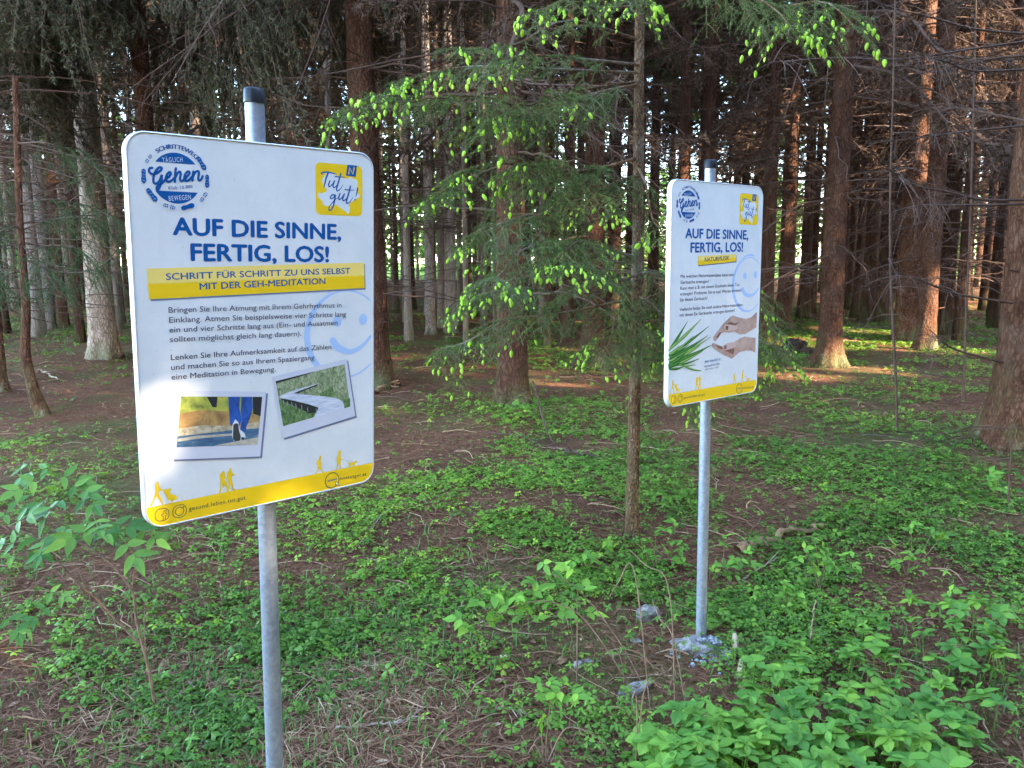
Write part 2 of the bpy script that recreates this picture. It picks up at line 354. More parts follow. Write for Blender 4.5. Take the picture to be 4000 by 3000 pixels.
PW, PH = 0.600, 0.8588
FIT = [(-0.5858, 1.9806, -0.1649 + CAMZ, 0.7556, 0.0498), (0.8285, 3.3525, -0.1378 + CAMZ, 0.7125, -0.0066)]

class Board:
    def __init__(s, q):
        x, y, z, yaw, lean = q
        s.a = np.array([math.cos(yaw), math.sin(yaw), 0]); n0 = np.array([math.sin(yaw), -math.cos(yaw), 0])
        s.v = np.array([0, 0, 1]) * math.cos(lean) + n0 * math.sin(lean); s.n = np.cross(s.a, s.v); s.c = np.array([x, y, z])
    def uv(s, pts):
        """photo pixels -> board coordinates in metres (u right, v up, from the middle)"""
        out = []
        for px, py in np.asarray(pts, float).reshape(-1, 2):
            d = ray(px, py); t = ((s.c - CAM) @ s.n) / (d @ s.n); q = CAM + d * t - s.c
            out.append((q @ s.a, q @ s.v))
        return np.array(out)
    def matrix(s):
        m = Matrix.Identity(4)
        for i in range(3): m[i][0], m[i][1], m[i][2], m[i][3] = s.a[i], s.v[i], s.n[i], s.c[i]
        return m

def crop(ox, oy, s): return lambda pts: np.asarray(pts, float).reshape(-1, 2) * s + np.array([ox, oy])

_TXT = {}
def text_geo(s, bold=0.0, spc=1.0):
    """outline text as flat faces, unit cap height, baseline at 0"""
    if (s, bold, spc) in _TXT: return _TXT[(s, bold, spc)]
    def run(body):
        c = bpy.data.curves.new("tmp", 'FONT'); c.body = body; c.size = 1; c.space_character = spc; c.offset = bold; c.resolution_u = 3; c.fill_mode = 'FRONT'; c.dimensions = '2D'
        o = bpy.data.objects.new("tmp", c); C.objects.link(o); bpy.context.view_layer.update()
        me = o.evaluated_get(bpy.context.evaluated_depsgraph_get()).to_mesh()
        V = np.array([v.co[:] for v in me.vertices]); F = [list(p.vertices) for p in me.polygons]
        o.evaluated_get(bpy.context.evaluated_depsgraph_get()).to_mesh_clear(); bpy.data.objects.remove(o); bpy.data.curves.remove(c)
        return V, F
    if ('H', bold, 1.0) not in _TXT and s != 'H': text_geo('H', bold)
    V, F = run(s)
    if s == 'H': cap = (V[:, 1].max(), )
    else: cap = _TXT[('H', bold, 1.0)][2]
    out = (V, F, cap); _TXT[(s, bold, spc)] = out
    return out

class Print:
    """flat printed shapes on a board; each call stacks a hair above the last"""
    def __init__(s, b, z0, step=0.00003): s.b = b; s.z = z0; s.step = step; s.mb = MB(); s.mats = []
    def _m(s, m):
        if m not in s.mats: s.mats.append(m)
        return s.mats.index(m)
    def _z(s): s.z += s.step; return s.z
    def poly(s, uv, m):
        uv = np.asarray(uv); z = s._z(); V = [Vector((x, y, 0)) for x, y in uv]
        from mathutils.geometry import tessellate_polygon
        tris = tessellate_polygon([V])
        F = []
        for a, b, c in tris:
            A = np.cross(uv[b] - uv[a], uv[c] - uv[a]); F.append((a, b, c) if A > 0 else (a, c, b))
        if F: s.mb.add(np.c_[uv, np.full(len(uv), z)], F, 0.5, s._m(m))
    def stroke(s, uv, wid, m, n=40, smooth=True, closed=False):
        uv = np.asarray(uv)
        P = catmull(uv, n) if smooth else uv
        W = np.interp(np.linspace(0, 1, len(P)), np.linspace(0, 1, len(np.atleast_1d(wid))), np.atleast_1d(wid)) / 2 if np.ndim(wid) else np.full(len(P), wid / 2)
        T = nrm(np.gradient(P, axis=0)); N = np.c_[-T[:, 1], T[:, 0]]; z = s._z()
        L = P - N * W[:, None]; R = P + N * W[:, None]; k = len(P)
        V = np.r_[np.c_[L, np.full(k, z)], np.c_[R, np.full(k, z)]]; i = np.arange(k - 1)
        s.mb.add(V, np.stack([i, i + 1, i + 1 + k, i + k], 1), 0.5, s._m(m))
        if smooth and not closed:
            for q, ww in ((P[0], W[0]), (P[-1], W[-1])): s.disc(q, ww * 0.98, m, 10, same=True)
    def disc(s, c, r, m, k=24, same=False):
        z = s.z if same else s._z(); a = np.arange(k) * 2 * math.pi / k
        rx, ry = (r, r) if np.ndim(r) == 0 else r
        s.mb.polys(np.c_[c[0] + rx * np.cos(a), c[1] + ry * np.sin(a), np.full(k, z + (0.00001 if same else 0))], [list(range(k))], 0.5, s._m(m))
    def ring(s, c, r, wd, m, k=40):
        a = np.arange(k + 1) * 2 * math.pi / k; rx, ry = (r, r) if np.ndim(r) == 0 else r
        s.stroke(np.c_[c[0] + rx * np.cos(a), c[1] + ry * np.sin(a)], wd, m, smooth=False)
    def text(s, body, p0, p1, cap, m, bold=0.0, spc=1.0):
        V, F, cp = text_geo(body, 0.0, spc); x0, x1 = V[:, 0].min(), V[:, 0].max(); L = np.linalg.norm(p1 - p0)
        X = (V[:, 0] - x0) * L / (x1 - x0); Y = V[:, 1] * cap / cp[0]; d = (p1 - p0) / L; e = np.array([-d[1], d[0]])
        W = p0 + X[:, None] * d + Y[:, None] * e; s._copies(W, F, m, bold * cap, d, e)
    def _copies(s, W, F, m, q, d, e):
        """heavier strokes: the same outline laid down a few times, a little apart"""
        for a_, b_ in ([(0, 0)] if q == 0 else [(-q, 0), (q, 0), (0, q * .7), (0, -q * .7)]):
            z = s._z(); s.mb.polys(np.c_[W + a_ * d + b_ * e, np.full(len(W), z)], F, 0.5, s._m(m))
    def arctext(s, body, c, r, a0, a1, cap, m, bold=0.0):
        V, F, cp = text_geo(body); x0, x1 = V[:, 0].min(), V[:, 0].max()
        th = a0 + (V[:, 0] - x0) / (x1 - x0) * (a1 - a0); rr = r + V[:, 1] * cap / cp[0]
        for k_ in ((-1, 0, 1) if bold else (0,)):
            z = s._z(); t2 = th + k_ * bold * cap / r; s.mb.polys(np.c_[c[0] + rr * np.cos(t2), c[1] + rr * np.sin(t2), np.full(len(V), z)], F, 0.5, s._m(m))
    def done(s, name, parent, label=None):
        o = link(name, s.mb.mesh(name, s.mats), parent)
        if label: o["label"] = label
        return o

def rrect(x0, y0, x1, y1, r, k=8):
    P = []
    for cx, cy, a0 in ((x1 - r, y1 - r, 0), (x0 + r, y1 - r, 90), (x0 + r, y0 + r, 180), (x1 - r, y0 + r, 270)):
        for i in range(k + 1):
            a = math.radians(a0 + 90 * i / k); P.append((cx + r * math.cos(a), cy + r * math.sin(a)))
    return np.array(P)

def bodybuild(B, root):
    """board sheet with its folded rim"""
    out = rrect(-PW / 2 - .004, -PH / 2 - .004, PW / 2 + .004, PH / 2 + .004, .042); inn = rrect(-PW / 2, -PH / 2, PW / 2, PH / 2, .038); k = len(out)
    board = MB(); board.polys(np.c_[inn, np.zeros(k)], [list(range(k))]); board.polys(np.c_[inn, np.full(k, -.002)], [list(range(k))[::-1]])
    base = root.location
    mm = B.matrix().copy(); mm.translation = Vector(B.c) - base
    sb = link("sign_board", board.mesh("sign_board", PANEL_WHITE), root, mat=mm)
    rim = MB(); i = np.arange(k); j = (i + 1) % k
    mid = (out + inn) / 2
    prof = [(inn, -.0005), (inn, .0012), (mid, .0018), (out, .0002), (out, -.020), (mid, -.022), (inn, -.020), (inn, -.0025)]
    V = np.concatenate([np.c_[P, np.full(k, z)] for P, z in prof])
    F = np.concatenate([np.stack([a * k + i, a * k + j, (a + 1) * k + j, (a + 1) * k + i], 1)[:, ::-1] for a in range(len(prof) - 1)])
    rim.add(V, F); link("rim", rim.mesh("rim", RIM, True), sb)
    return sb

Q1 = crop(450, 480, .4656); Q5 = crop(500, 1150, .5728); QG = crop(540, 550, .1748); QT = crop(1210, 610, .1507)
QM = crop(1200, 1720, .1266); QS = crop(580, 1660, .211); QF = crop(540, 1940, .0904); QP = crop(660, 1500, .1929); QD = crop(1060, 1380, .211)
Q6 = crop(2580, 600, .6145); QH = crop(2600, 1200, .1688)
B1, B2 = Board(FIT[0]), Board(FIT[1])

def shared_print(sb, sheet):
    """marks both boards carry: round badge, yellow square, footer with walkers (measured on the near board)"""
    U = lambda q: (lambda pts: B1.uv(q(pts)))
    g, tt, mm, ss, ff = U(QG), U(QT), U(QM), U(QS), U(QF)
    px = lambda q, n: float(np.linalg.norm(B1.uv(q([(500, 500)]))[0] - B1.uv(q([(500, 500 + n)]))[0]))
    # round badge
    P = Print(B1, .0004)
    top = g([(315, 520), (1245, 472)]); bot = g([(415, 1170), (1385, 1105)]); apex = g([(780, 262)])[0]; low = g([(900, 1405)])[0]
    cen = np.array([(top[:, 0].mean() + bot[:, 0].mean()) / 2, (apex[1] + low[1]) / 2]); r = (apex[1] - low[1]) / 2
    for ch, sgn in ((top[:, 1].mean(), 1), (bot[:, 1].mean(), -1)):
        h = abs(ch - cen[1]); a0 = math.asin(h / r); aa = np.linspace(a0, math.pi - a0, 26)
        P.poly(np.c_[cen[0] + r * np.cos(aa), cen[1] + sgn * r * np.sin(aa)], BLUE)
    P.text("TÄGLICH", *g([(545, 487), (995, 468)]), px(QG, 108), WHITE2, 0.0, 1.22)
    P.text("BEWEGEN", *g([(690, 1345), (1180, 1310)]), px(QG, 112), WHITE2, 0.0, 1.2)
    P.text("Klub 10.000", *g([(680, 1090), (1215, 1058)]), px(QG, 72), BLUE, 0.01, 1.15)
    ri = r * 1.15
    P.arctext("SCHRITTEWEG", cen, ri, math.radians(127), math.radians(44), px(QG, 98), BLUE, 0.06)
    wd = px(QG, 56)
    for st in ([(310, 605), (255, 615), (240, 680), (290, 735), (360, 745), (450, 700), (515, 640), (515, 600), (450, 605), (360, 730), (335, 860), (350, 945), (420, 950), (480, 880), (515, 780)],
               [(525, 775), (520, 880), (490, 1000), (450, 1085), (410, 1085), (425, 1015), (520, 950), (610, 860), (690, 800), (725, 730), (690, 700), (635, 765), (615, 860), (660, 915), (740, 890), (805, 830)],
               [(838, 615), (822, 750), (815, 915)], [(815, 850), (870, 730), (930, 690), (945, 750), (930, 850), (960, 900), (1025, 865), (1090, 795), (1145, 720), (1110, 685), (1050, 745), (1025, 850), (1065, 895), (1140, 870), (1200, 800)],
               [(1230, 685), (1215, 780), (1208, 890)], [(1210, 820), (1270, 705), (1340, 680), (1350, 745), (1338, 840), (1362, 885), (1412, 850), (1435, 790)]):
        P.stroke(g(st), wd, BLUE, 60)
    # shoe prints round the badge
    soles = [((1330, 370), (1480, 620)), ((115, 640), (120, 910)), ((205, 1080), (385, 1320)), ((1535, 770), (1535, 1015)), ((970, 1510), (1215, 1440)), ((280, 320), (175, 475)), ((1385, 1350), (1510, 1180)), ((560, 1425), (790, 1500))]
    for idx, (h0, h1) in enumerate(soles):
        a, b = g([h0, h1]); d = (b - a) / np.linalg.norm(b - a); e = np.array([-d[1], d[0]]); L = np.linalg.norm(b - a) * 1.2; a = a - d * L * .05
        tq = np.linspace(0, 1, 14); hw = np.interp(tq, [0, .08, .25, .42, .6, .8, .93, 1], [.05, .135, .16, .12, .15, .19, .13, .03]) * L
        if idx in (5, 6, 7):
            for k in range(7):
                if k == 3: continue
                s0, s1 = k / 7 + .02, (k + .62) / 7 + .02
                for sg in (-1, 1):
                    c0, c1 = a + d * L * s0, a + d * L * s1; w0 = np.interp(s0, tq, hw); w1 = np.interp(s1, tq, hw)
                    P.poly([c0 + e * sg * w0 * .15, c0 + e * sg * w0, c1 + e * sg * w1, c1 + e * sg * w1 * .15], BLUE)
        else:
            P.poly(np.r_[a + d * (tq * L)[:, None] + e * hw[:, None], (a + d * (tq * L)[:, None] - e * hw[:, None])[::-1]], BLUE)
            for k in range(4 if idx != 4 else 0):
                s0 = .16 + k * .21; c0 = a + d * L * s0; w0 = np.interp(s0, tq, hw)
                P.stroke([c0 - e * w0 * .6 - d * L * .02, c0 + e * w0 * .6 + d * L * .04], L * .022, SOFTBLUE, smooth=False)
    P.done("round_badge", sb)
    # yellow square with the lettering
    P = Print(B1, .0004)
    q = tt([(145, 150), (1355, 262), (1358, 1562), (155, 1508)]); x0, x1 = q[[0, 3], 0].mean(), q[[1, 2], 0].mean(); y0, y1 = q[[2, 3], 1].mean(), q[[0, 1], 1].mean()
    P.poly(rrect(x0, y0, x1, y1, .1 * (x1 - x0)), YELLOW)
    P.poly(tt([(390, 500), (430, 420), (560, 450), (640, 480), (720, 500), (800, 560), (1000, 590), (1030, 550), (1090, 560), (1140, 600), (1215, 620), (1240, 700), (1210, 850), (1240, 960), (1300, 1030), (1270, 1080), (1190, 1110), (1110, 1170), (1060, 1190), (1010, 1260), (1040, 1350), (1020, 1470), (980, 1500), (940, 1440), (850, 1390), (780, 1330), (730, 1280), (650, 1270), (560, 1290), (400, 1290), (330, 1240), (330, 1160), (230, 1080), (210, 1020), (235, 930), (300, 970), (430, 920), (430, 850), (370, 790), (340, 690), (305, 670), (320, 590)]), WHITE2)
    P.poly(tt([(978, 222), (1222, 245), (1190, 540), (935, 505)]), BLUE)
    k = px(QT, 1)
    P.stroke(tt([(1005, 470), (1030, 300), (1115, 465), (1150, 290)]), 40 * k, YELLOW, smooth=False)
    for st, wv in (([(345, 478), (300, 450), (345, 422), (450, 415), (600, 440), (700, 465)], [22, 30, 36, 40, 34, 10]), ([(470, 440), (420, 580), (385, 720), (365, 830)], [52, 48, 40, 12]),
                   ([(520, 640), (485, 740), (510, 790), (580, 730), (640, 640)], [38, 44, 36, 28, 30]), ([(640, 640), (600, 760), (620, 815), (680, 780), (720, 720)], [40, 44, 34, 26, 20]),
                   ([(800, 450), (760, 600), (710, 780), (690, 870), (720, 900), (780, 860), (855, 740)], [42, 46, 46, 40, 32, 26, 12]), ([(655, 530), (790, 540), (930, 545)], [34, 28, 8]),
                   ([(640, 1010), (590, 1000), (530, 1060), (550, 1105), (620, 1065), (660, 1010)], [34, 36, 36, 30, 28, 36]), ([(660, 1010), (640, 1140), (590, 1330), (520, 1405), (492, 1370), (530, 1270), (640, 1140), (720, 1080)], [42, 44, 40, 36, 34, 26, 22, 16]),
                   ([(780, 970), (745, 1080), (770, 1125), (840, 1060), (890, 980)], [38, 42, 34, 26, 34]), ([(890, 980), (850, 1100), (870, 1155), (930, 1120), (970, 1060)], [40, 42, 34, 26, 22]),
                   ([(1050, 780), (1000, 980), (945, 1170), (970, 1225), (1040, 1180), (1110, 1070)], [42, 46, 44, 36, 26, 10]), ([(910, 868), (1040, 876), (1170, 885)], [34, 28, 8]), ([(1240, 840), (1215, 950), (1185, 1060)], [46, 36, 10])):
        P.stroke(tt(st), [x * k for x in wv], BLUE, 40)
    P.disc(tt([(1170, 1130)])[0], 24 * k, BLUE)
    P.done("logo_square", sb)
    # footer band
    P = Print(B1, .0004)
    band = B1.uv(Q5([(130, 1443), (1665, 1157)]))[:, 1].mean()
    lo = rrect(-PW / 2, -PH / 2, PW / 2, PH / 2, .038); lo = lo[lo[:, 1] < -PH / 2 + .05]
    P.poly(np.r_[[[-PW / 2, band]], lo[np.lexsort((lo[:, 0],))], [[PW / 2, band]]] if False else np.r_[[[-PW / 2, band]], lo, [[PW / 2, band]]], YELLOW)
    q = ff([(718, 555), (1310, 480), (1335, 985), (735, 1095)]); x0, x1, y0, y1 = q[[0, 3], 0].mean(), q[[1, 2], 0].mean(), q[[2, 3], 1].mean(), q[[0, 1], 1].mean(); k = px(QF, 1)
    R = rrect(x0, y0, x1, y1, .012); P.stroke(np.r_[R, R[:1]], 36 * k, OLIVE, smooth=False)
    P.stroke(ff([(1075, 1040), (1070, 830), (1000, 830), (1000, 780), (1068, 760), (1080, 660), (1150, 590), (1245, 580)]), 34 * k, OLIVE, smooth=False)
    P.stroke(ff([(1165, 1010), (1168, 800), (1240, 795), (1248, 725), (1165, 730), (1170, 660), (1242, 645)]), 34 * k, OLIVE, smooth=False)
    q = ff([(1485, 400), (2062, 325), (2082, 850), (1500, 930)]); x0, x1, y0, y1 = q[[0, 3], 0].mean(), q[[1, 2], 0].mean(), q[[2, 3], 1].mean(), q[[0, 1], 1].mean()
    R = rrect(x0, y0, x1, y1, .012); P.stroke(np.r_[R, R[:1]], 36 * k, OLIVE, smooth=False)
    P.ring(ff([(1785, 630)])[0], .0095, 36 * k, OLIVE); P.disc(ff([(1950, 445)])[0], .002, OLIVE)
    P.text("gesund.leben.tut.gut", *ss([(745, 1590), (1795, 1375)]), px(QS, 78), OLIVE, 0.02, 1.12)
    c = mm([(765, 1232)])[0]; P.ring(c, .0205, .0024, OLIVE)
    P.text("www", *mm([(612, 1298), (918, 1222)]), px(QM, 100), BLUE, 0.01)
    P.text("noetutgut.at", *mm([(1005, 1222), (1815, 1085)]), px(QM, 108), OLIVE, 0.02, 1.12)
    P.poly(mm([(850, 1275), (990, 1300), (955, 1335), (990, 1372), (945, 1402), (915, 1365), (880, 1400)]), OLIVE)
    P.poly(mm([(868, 1292), (962, 1308), (935, 1335), (968, 1370), (945, 1385), (912, 1348), (890, 1375)]), LIGHTYEL)
    P.done("footer_band", sb)
    W_ = []
    for nm, q, pl in ((0, mm, [(365, 530), (385, 470), (420, 465), (435, 510), (420, 560), (410, 600), (415, 690), (480, 740), (470, 750), (415, 710), (420, 770), (450, 880), (480, 970), (545, 985), (470, 1010), (430, 930), (370, 860), (330, 930), (275, 1035), (245, 1055), (270, 990), (325, 870), (325, 780), (290, 740), (285, 680), (310, 610), (370, 570)]),
                  (1, mm, [(960, 340), (990, 300), (1030, 310), (1040, 370), (1020, 420), (1030, 560), (1090, 585), (1085, 605), (1020, 590), (1025, 680), (1025, 780), (1050, 870), (1080, 900), (1030, 895), (1000, 800), (970, 720), (935, 800), (900, 890), (865, 940), (890, 850), (920, 740), (905, 600), (910, 530), (945, 460), (950, 390)]),
                  (2, mm, [(1210, 670), (1280, 690), (1400, 680), (1440, 655), (1500, 630), (1560, 655), (1530, 680), (1490, 690), (1470, 740), (1490, 810), (1475, 815), (1440, 745), (1415, 815), (1405, 820), (1410, 750), (1340, 755), (1345, 830), (1335, 835), (1325, 780), (1270, 800), (1245, 850), (1260, 790), (1290, 740), (1290, 705), (1230, 690)]),
                  (3, ss, [(150, 1060), (175, 1040), (190, 1080), (180, 1110), (215, 1170), (270, 1200), (250, 1215), (195, 1210), (180, 1270), (230, 1350), (275, 1455), (255, 1460), (200, 1390), (150, 1320), (100, 1400), (50, 1505), (15, 1500), (80, 1390), (115, 1290), (135, 1200), (120, 1110)]),
                  (4, ss, [(270, 1200), (425, 1170), (390, 1250), (420, 1280), (500, 1300), (530, 1340), (510, 1380), (430, 1400), (360, 1380), (320, 1290), (268, 1212)]),
                  (5, ss, [(1345, 880), (1385, 845), (1410, 870), (1410, 940), (1445, 990), (1440, 1000), (1405, 985), (1410, 1020), (1450, 1080), (1470, 1150), (1480, 1225), (1450, 1235), (1440, 1160), (1390, 1095), (1350, 1170), (1330, 1250), (1298, 1265), (1320, 1180), (1335, 1090), (1320, 960), (1310, 935)]),
                  (6, ss, [(1495, 830), (1510, 790), (1535, 800), (1530, 850), (1555, 890), (1565, 920), (1590, 900), (1605, 905), (1585, 935), (1540, 940), (1540, 1020), (1560, 1090), (1570, 1170), (1630, 1200), (1560, 1215), (1545, 1140), (1525, 1090), (1500, 1160), (1480, 1220), (1465, 1210), (1480, 1100), (1465, 1000), (1445, 940), (1455, 880)])):
        W_.append((nm, q(pl)))
    for grp in ((0,), (1, 2), (3, 4), (5, 6)):
        P = Print(B1, .0007)
        for nm in grp: P.poly(W_[nm][1], YELLOW)
        if 2 in grp: P.stroke(mm([(1090, 595), (1400, 648)]), .0009, GREYLINE, smooth=False)
        if 4 in grp: P.ring(ss([(585, 1362)])[0], .0068, .0008, YELLOW); P.ring(ss([(405, 1408)])[0], .005, .0008, YELLOW)
        P.done("walker_silhouette", sb, {0: "lone walker with a backpack", 1: "walker with a dog on a leash", 3: "walker pushing a stroller", 5: "walking couple"}[grp[0]])

def smiley(sb, B, c, R, eyes, mouth, cx):
    """big pale blue ring face running off the right edge"""
    P = Print(B, .0003); a = np.linspace(math.radians(20), math.radians(340), 90)
    wid = .004 + .013 * np.clip(-np.cos(a - 0.25), 0, 1); keep = c[0] + R * np.cos(a) < PW / 2 - .004
    idx = np.where(keep)[0]; runs = np.split(idx, np.where(np.diff(idx) > 1)[0] + 1)
    for rn in runs:
        if len(rn) > 2: P.stroke(np.c_[c[0] + R * np.cos(a[rn]), c[1] + R * np.sin(a[rn])], wid[rn], SOFTBLUE, smooth=False)
    a = np.linspace(math.radians(118), math.radians(75), 14); q = np.c_[c[0] + .004 + R * 1.085 * np.cos(a), c[1] + R * 1.085 * np.sin(a)]; q = q[q[:, 0] < PW / 2 - .004]
    if len(q) > 2: P.stroke(q, [.003, .007, .007], SOFTBLUE, smooth=False)
    for e in eyes: P.disc(e, (.0125, .0145), SOFTBLUE)
    P.stroke(mouth, [.018, .02, .014, .010, .007], SOFTBLUE, 30)
    P.done("smiley_face", sb)

def cap_of(B, q, p0, p1):
    a, b = B.uv(q([p0, p1])); return float(np.linalg.norm(a - b))

def make_board(B, label, cat, ptop, pbot, below):
    # the pole stands in a plane just behind the board
    o = B.c - B.n * .050
    def on(px):
        d = ray(*px); return CAM + d * (((o - CAM) @ B.n) / (d @ B.n))
    a, b = on(ptop), on(pbot); dirn = (b - a) / np.linalg.norm(b - a)
    tt = 0.0
    while (a + dirn * tt)[2] > float(gz(*(a + dirn * tt)[:2])) - .02: tt += .005
    foot = a + dirn * tt; foot_g = foot.copy(); foot_g[2] = float(gz(*foot[:2]))
    root = thing("info_sign", label, cat, tuple(foot_g), "information boards on steel poles at the edge of the wood")
    L = lambda q: q - foot_g
    pole = MB(); R = .0225
    P = np.array([L(a - dirn * -.030), L(a + dirn * .3), L(a + dirn * 1.0), L(foot - np.array([0, 0, .08]))]); Vv, Ff = tubes(P, np.full(4, R), 28)
    pole.add(Vv, Ff); link("pole", pole.mesh("pole", METAL, True), root)
    cp = MB(); hh = np.array([.034, .034, .030, .002, 0, 0]); rr = np.array([.0005, .021, .0245, .0252, .0252, .0226])
    
    # lathe by hand: the rings share one axis
    ax = -dirn; s1 = nrm(np.cross(ax, [0, 1, 0])); s2 = np.cross(ax, s1); an = np.arange(28) * 2 * math.pi / 28; Vv = []
    for x, r_ in zip(hh, rr): Vv.append(L(a + dirn * (.034 - x)) + r_ * (np.cos(an)[:, None] * s1 + np.sin(an)[:, None] * s2))
    Vv = np.concatenate(Vv); i = np.arange(28); j = (i + 1) % 28
    Ff = np.concatenate([np.stack([k * 28 + i, k * 28 + j, (k + 1) * 28 + j, (k + 1) * 28 + i], 1) for k in range(5)])
    cp.add(Vv, Ff); link("pole_cap", cp.mesh("pole_cap", CAPM, True), root)
    sb = bodybuild(B, root)
    # two clamps that hold the board to the pole
    for vv in (.24, -.24):
        pt = a + dirn * (np.linalg.norm(a - o) * 0)
        k = ((B.c + B.v * vv - a) @ B.v) / (dirn @ B.v); cpos = L(a + dirn * k); m2 = MB()
        an = np.linspace(0, 2 * math.pi, 25); ring = np.array([cpos + B.v * .018 * sgn + .026 * (np.cos(t_) * B.a + np.sin(t_) * B.n) for sgn in (-1, 1) for t_ in an])
        q = np.arange(24); m2.add(ring, np.stack([q, q + 1, q + 26, q + 25], 1))
        for sg in (-1, 1):
            e0 = cpos + B.a * .024 * sg; V8 = np.array([e0 + B.a * x * sg + B.v * y + B.n * z for x in (0, .03) for y in (-.018, .018) for z in (.024, .028)])
            m2.add(V8, [[0, 1, 3, 2], [4, 6, 7, 5], [0, 4, 5, 1], [2, 3, 7, 6], [0, 2, 6, 4], [1, 5, 7, 3]])
        link("pole_clamp", m2.mesh("pole_clamp", METAL), root)
    return root, sb

s1, sb1 = make_board(B1, "nearer and larger of the two white boards, with walking photos and two tilted pictures", "sign", (993, 344), (1072, 3000), 1)
s2, sb2 = make_board(B2, "farther white board with two cupped hands and grass blades, beside the thin young spruce", "sign", (2775, 624), (2738, 2531), 2)
for sb in (sb1, sb2): shared_print(sb, None)

# ---- near board
u1 = lambda q, pts: B1.uv(q(pts)); u2 = lambda q, pts: B2.uv(q(pts))
P = Print(B1, .0005)
P.text("AUF DIE SINNE,", *u1(Q1, [(488, 937), (1890, 978)]), cap_of(B1, Q1, (548, 938), (548, 797)), BLUE, 0.055)
P.text("FERTIG, LOS!", *u1(Q1, [(640, 1155), (1788, 1165)]), cap_of(B1, Q1, (645, 1155), (645, 1015)), BLUE, 0.055)
P.done("headline", sb1)
P = Print(B1, .0005)
q = u1(Q1, [(262, 1222), (2085, 1172), (2092, 1385), (285, 1480)]); mid = u1(Q1, [(272, 1352), (2090, 1280)])
P.poly(q[[0, 1, 2, 3]][::-1] + np.array([.003, -.004]), GREYSH); P.poly(q[::-1], YELLOW); P.poly(np.array([q[0], q[1], mid[1], mid[0]])[::-1], PALEYEL)
P.text("SCHRITT FÜR SCHRITT ZU UNS SELBST", *u1(Q1, [(428, 1317), (1972, 1263)]), cap_of(B1, Q1, (430, 1316), (430, 1262)), BLUE, 0.035)
P.text("MIT DER GEH-MEDITATION", *u1(Q1, [(710, 1400), (1762, 1350)]), cap_of(B1, Q1, (712, 1400), (712, 1346)), BLUE, 0.035)
P.done("banner", sb1)
e = u1(Q5, [(1205, 230), (1490, 528), (1428, 183), (1603, 170)]); cen = np.array([e[0, 0] + .112, e[1, 1] + .112])
cR = .112
smiley(sb1, B1, np.array([e[0, 0] + cR + .006, (u1(Q5, [(1530, 268)])[0, 1])]), cR, e[2:], u1(Q5, [(1395, 315), (1430, 360), (1510, 390), (1590, 355), (1655, 285)]), 0)
P = Print(B1, .0009)
for body, a_, b_ in (("Bringen Sie Ihre Atmung mit Ihrem Gehrhythmus in", (276, 125), (1455, 88)), ("Einklang. Atmen Sie beispielsweise vier Schritte lang", (280, 193), (1487, 150)),
                     ("ein und vier Schritte lang aus (Ein- und Ausatmen", (282, 260), (1427, 208)), ("sollten möglichst gleich lang dauern).", (285, 325), (1180, 282)),
                     ("Lenken Sie Ihre Aufmerksamkeit auf das Zählen", (292, 448), (1385, 372)), ("und machen Sie so aus Ihrem Spaziergang", (293, 515), (1270, 445)), ("eine Meditation in Bewegung.", (296, 582), (1005, 525))):
    if body.startswith("Lenken"): P.done("paragraph", sb1); P = Print(B1, .0009)
    P.text(body, *u1(Q5, [a_, b_]), cap_of(B1, Q5, (280, 193), (280, 155)), NAVY, 0.0)
P.done("paragraph", sb1)

def picture(name, frame, inner, q, B, layers, label):
    P = Print(B, .0010); f = B.uv(q(frame)); P.poly((f + np.array([.0045, -.0045]))[::-1], GREYSH); P.poly(f[::-1], FRAMEP)
    for pl, m in layers: P.poly(B.uv(q(pl)), m)
    return P.done(name, sb1, label)
inn = [(240, 250), (1885, 258), (1790, 1225), (150, 1280)]
picture("printed_photo", [(175, 130), (1965, 155), (1845, 1465), (55, 1530)], inn, QP, B1, [
    (inn, AUT1), ([(215, 590), (700, 520), (1250, 560), (1850, 600), (1800, 1000), (175, 1020)], AUT2), ([(185, 900), (700, 830), (1300, 850), (1840, 760), (1815, 960), (170, 1050)], AUT3),
    ([(760, 256), (980, 256), (960, 470), (880, 470), (840, 400)], DARKP), ([(1690, 258), (1885, 258), (1850, 650), (1700, 600)], DARKP),
    ([(165, 1055), (520, 1020), (1290, 930), (1820, 890), (1790, 1225), (150, 1280)], PATHB), ([(165, 1110), (560, 1045), (1270, 1000), (1290, 1040), (700, 1090), (165, 1170)], SAND), ([(900, 1245), (1300, 1170), (1800, 1075), (1790, 1225)], SAND),
    ([(1195, 256), (1430, 257), (1420, 480), (1470, 720), (1420, 860), (1290, 800), (1250, 850), (1230, 780), (1210, 500)], JEAN), ([(1465, 257), (1680, 258), (1690, 480), (1640, 680), (1560, 870), (1550, 980), (1500, 1000), (1440, 900), (1470, 720), (1450, 560)], JEAN),
    ([(1440, 920), (1530, 1000), (1545, 1070), (1520, 1115), (1460, 1115)], WHITE2), ([(1450, 1070), (1530, 1080), (1520, 1115), (1460, 1115)], DARKP),
    ([(1290, 800), (1340, 710), (1400, 770), (1430, 900), (1465, 1060), (1450, 1145), (1300, 1140), (1270, 1050), (1275, 900)], WHITE2), ([(1300, 820), (1350, 790), (1400, 810), (1410, 930), (1450, 1060), (1440, 1140), (1350, 1152), (1290, 1120), (1290, 1000)], SOLE)],
    "printed picture of jeans and sneakers walking away on an autumn path")
inn = [(75, 515), (1350, 200), (1455, 985), (215, 1350)]
dk = [(150, 800), (200, 765), (450, 670), (925, 540), (600, 660), (400, 740), (850, 785), (1180, 825), (1310, 880), (1345, 960), (1345, 1020), (775, 1190), (860, 1040), (865, 1000), (700, 945), (400, 870), (160, 825)]
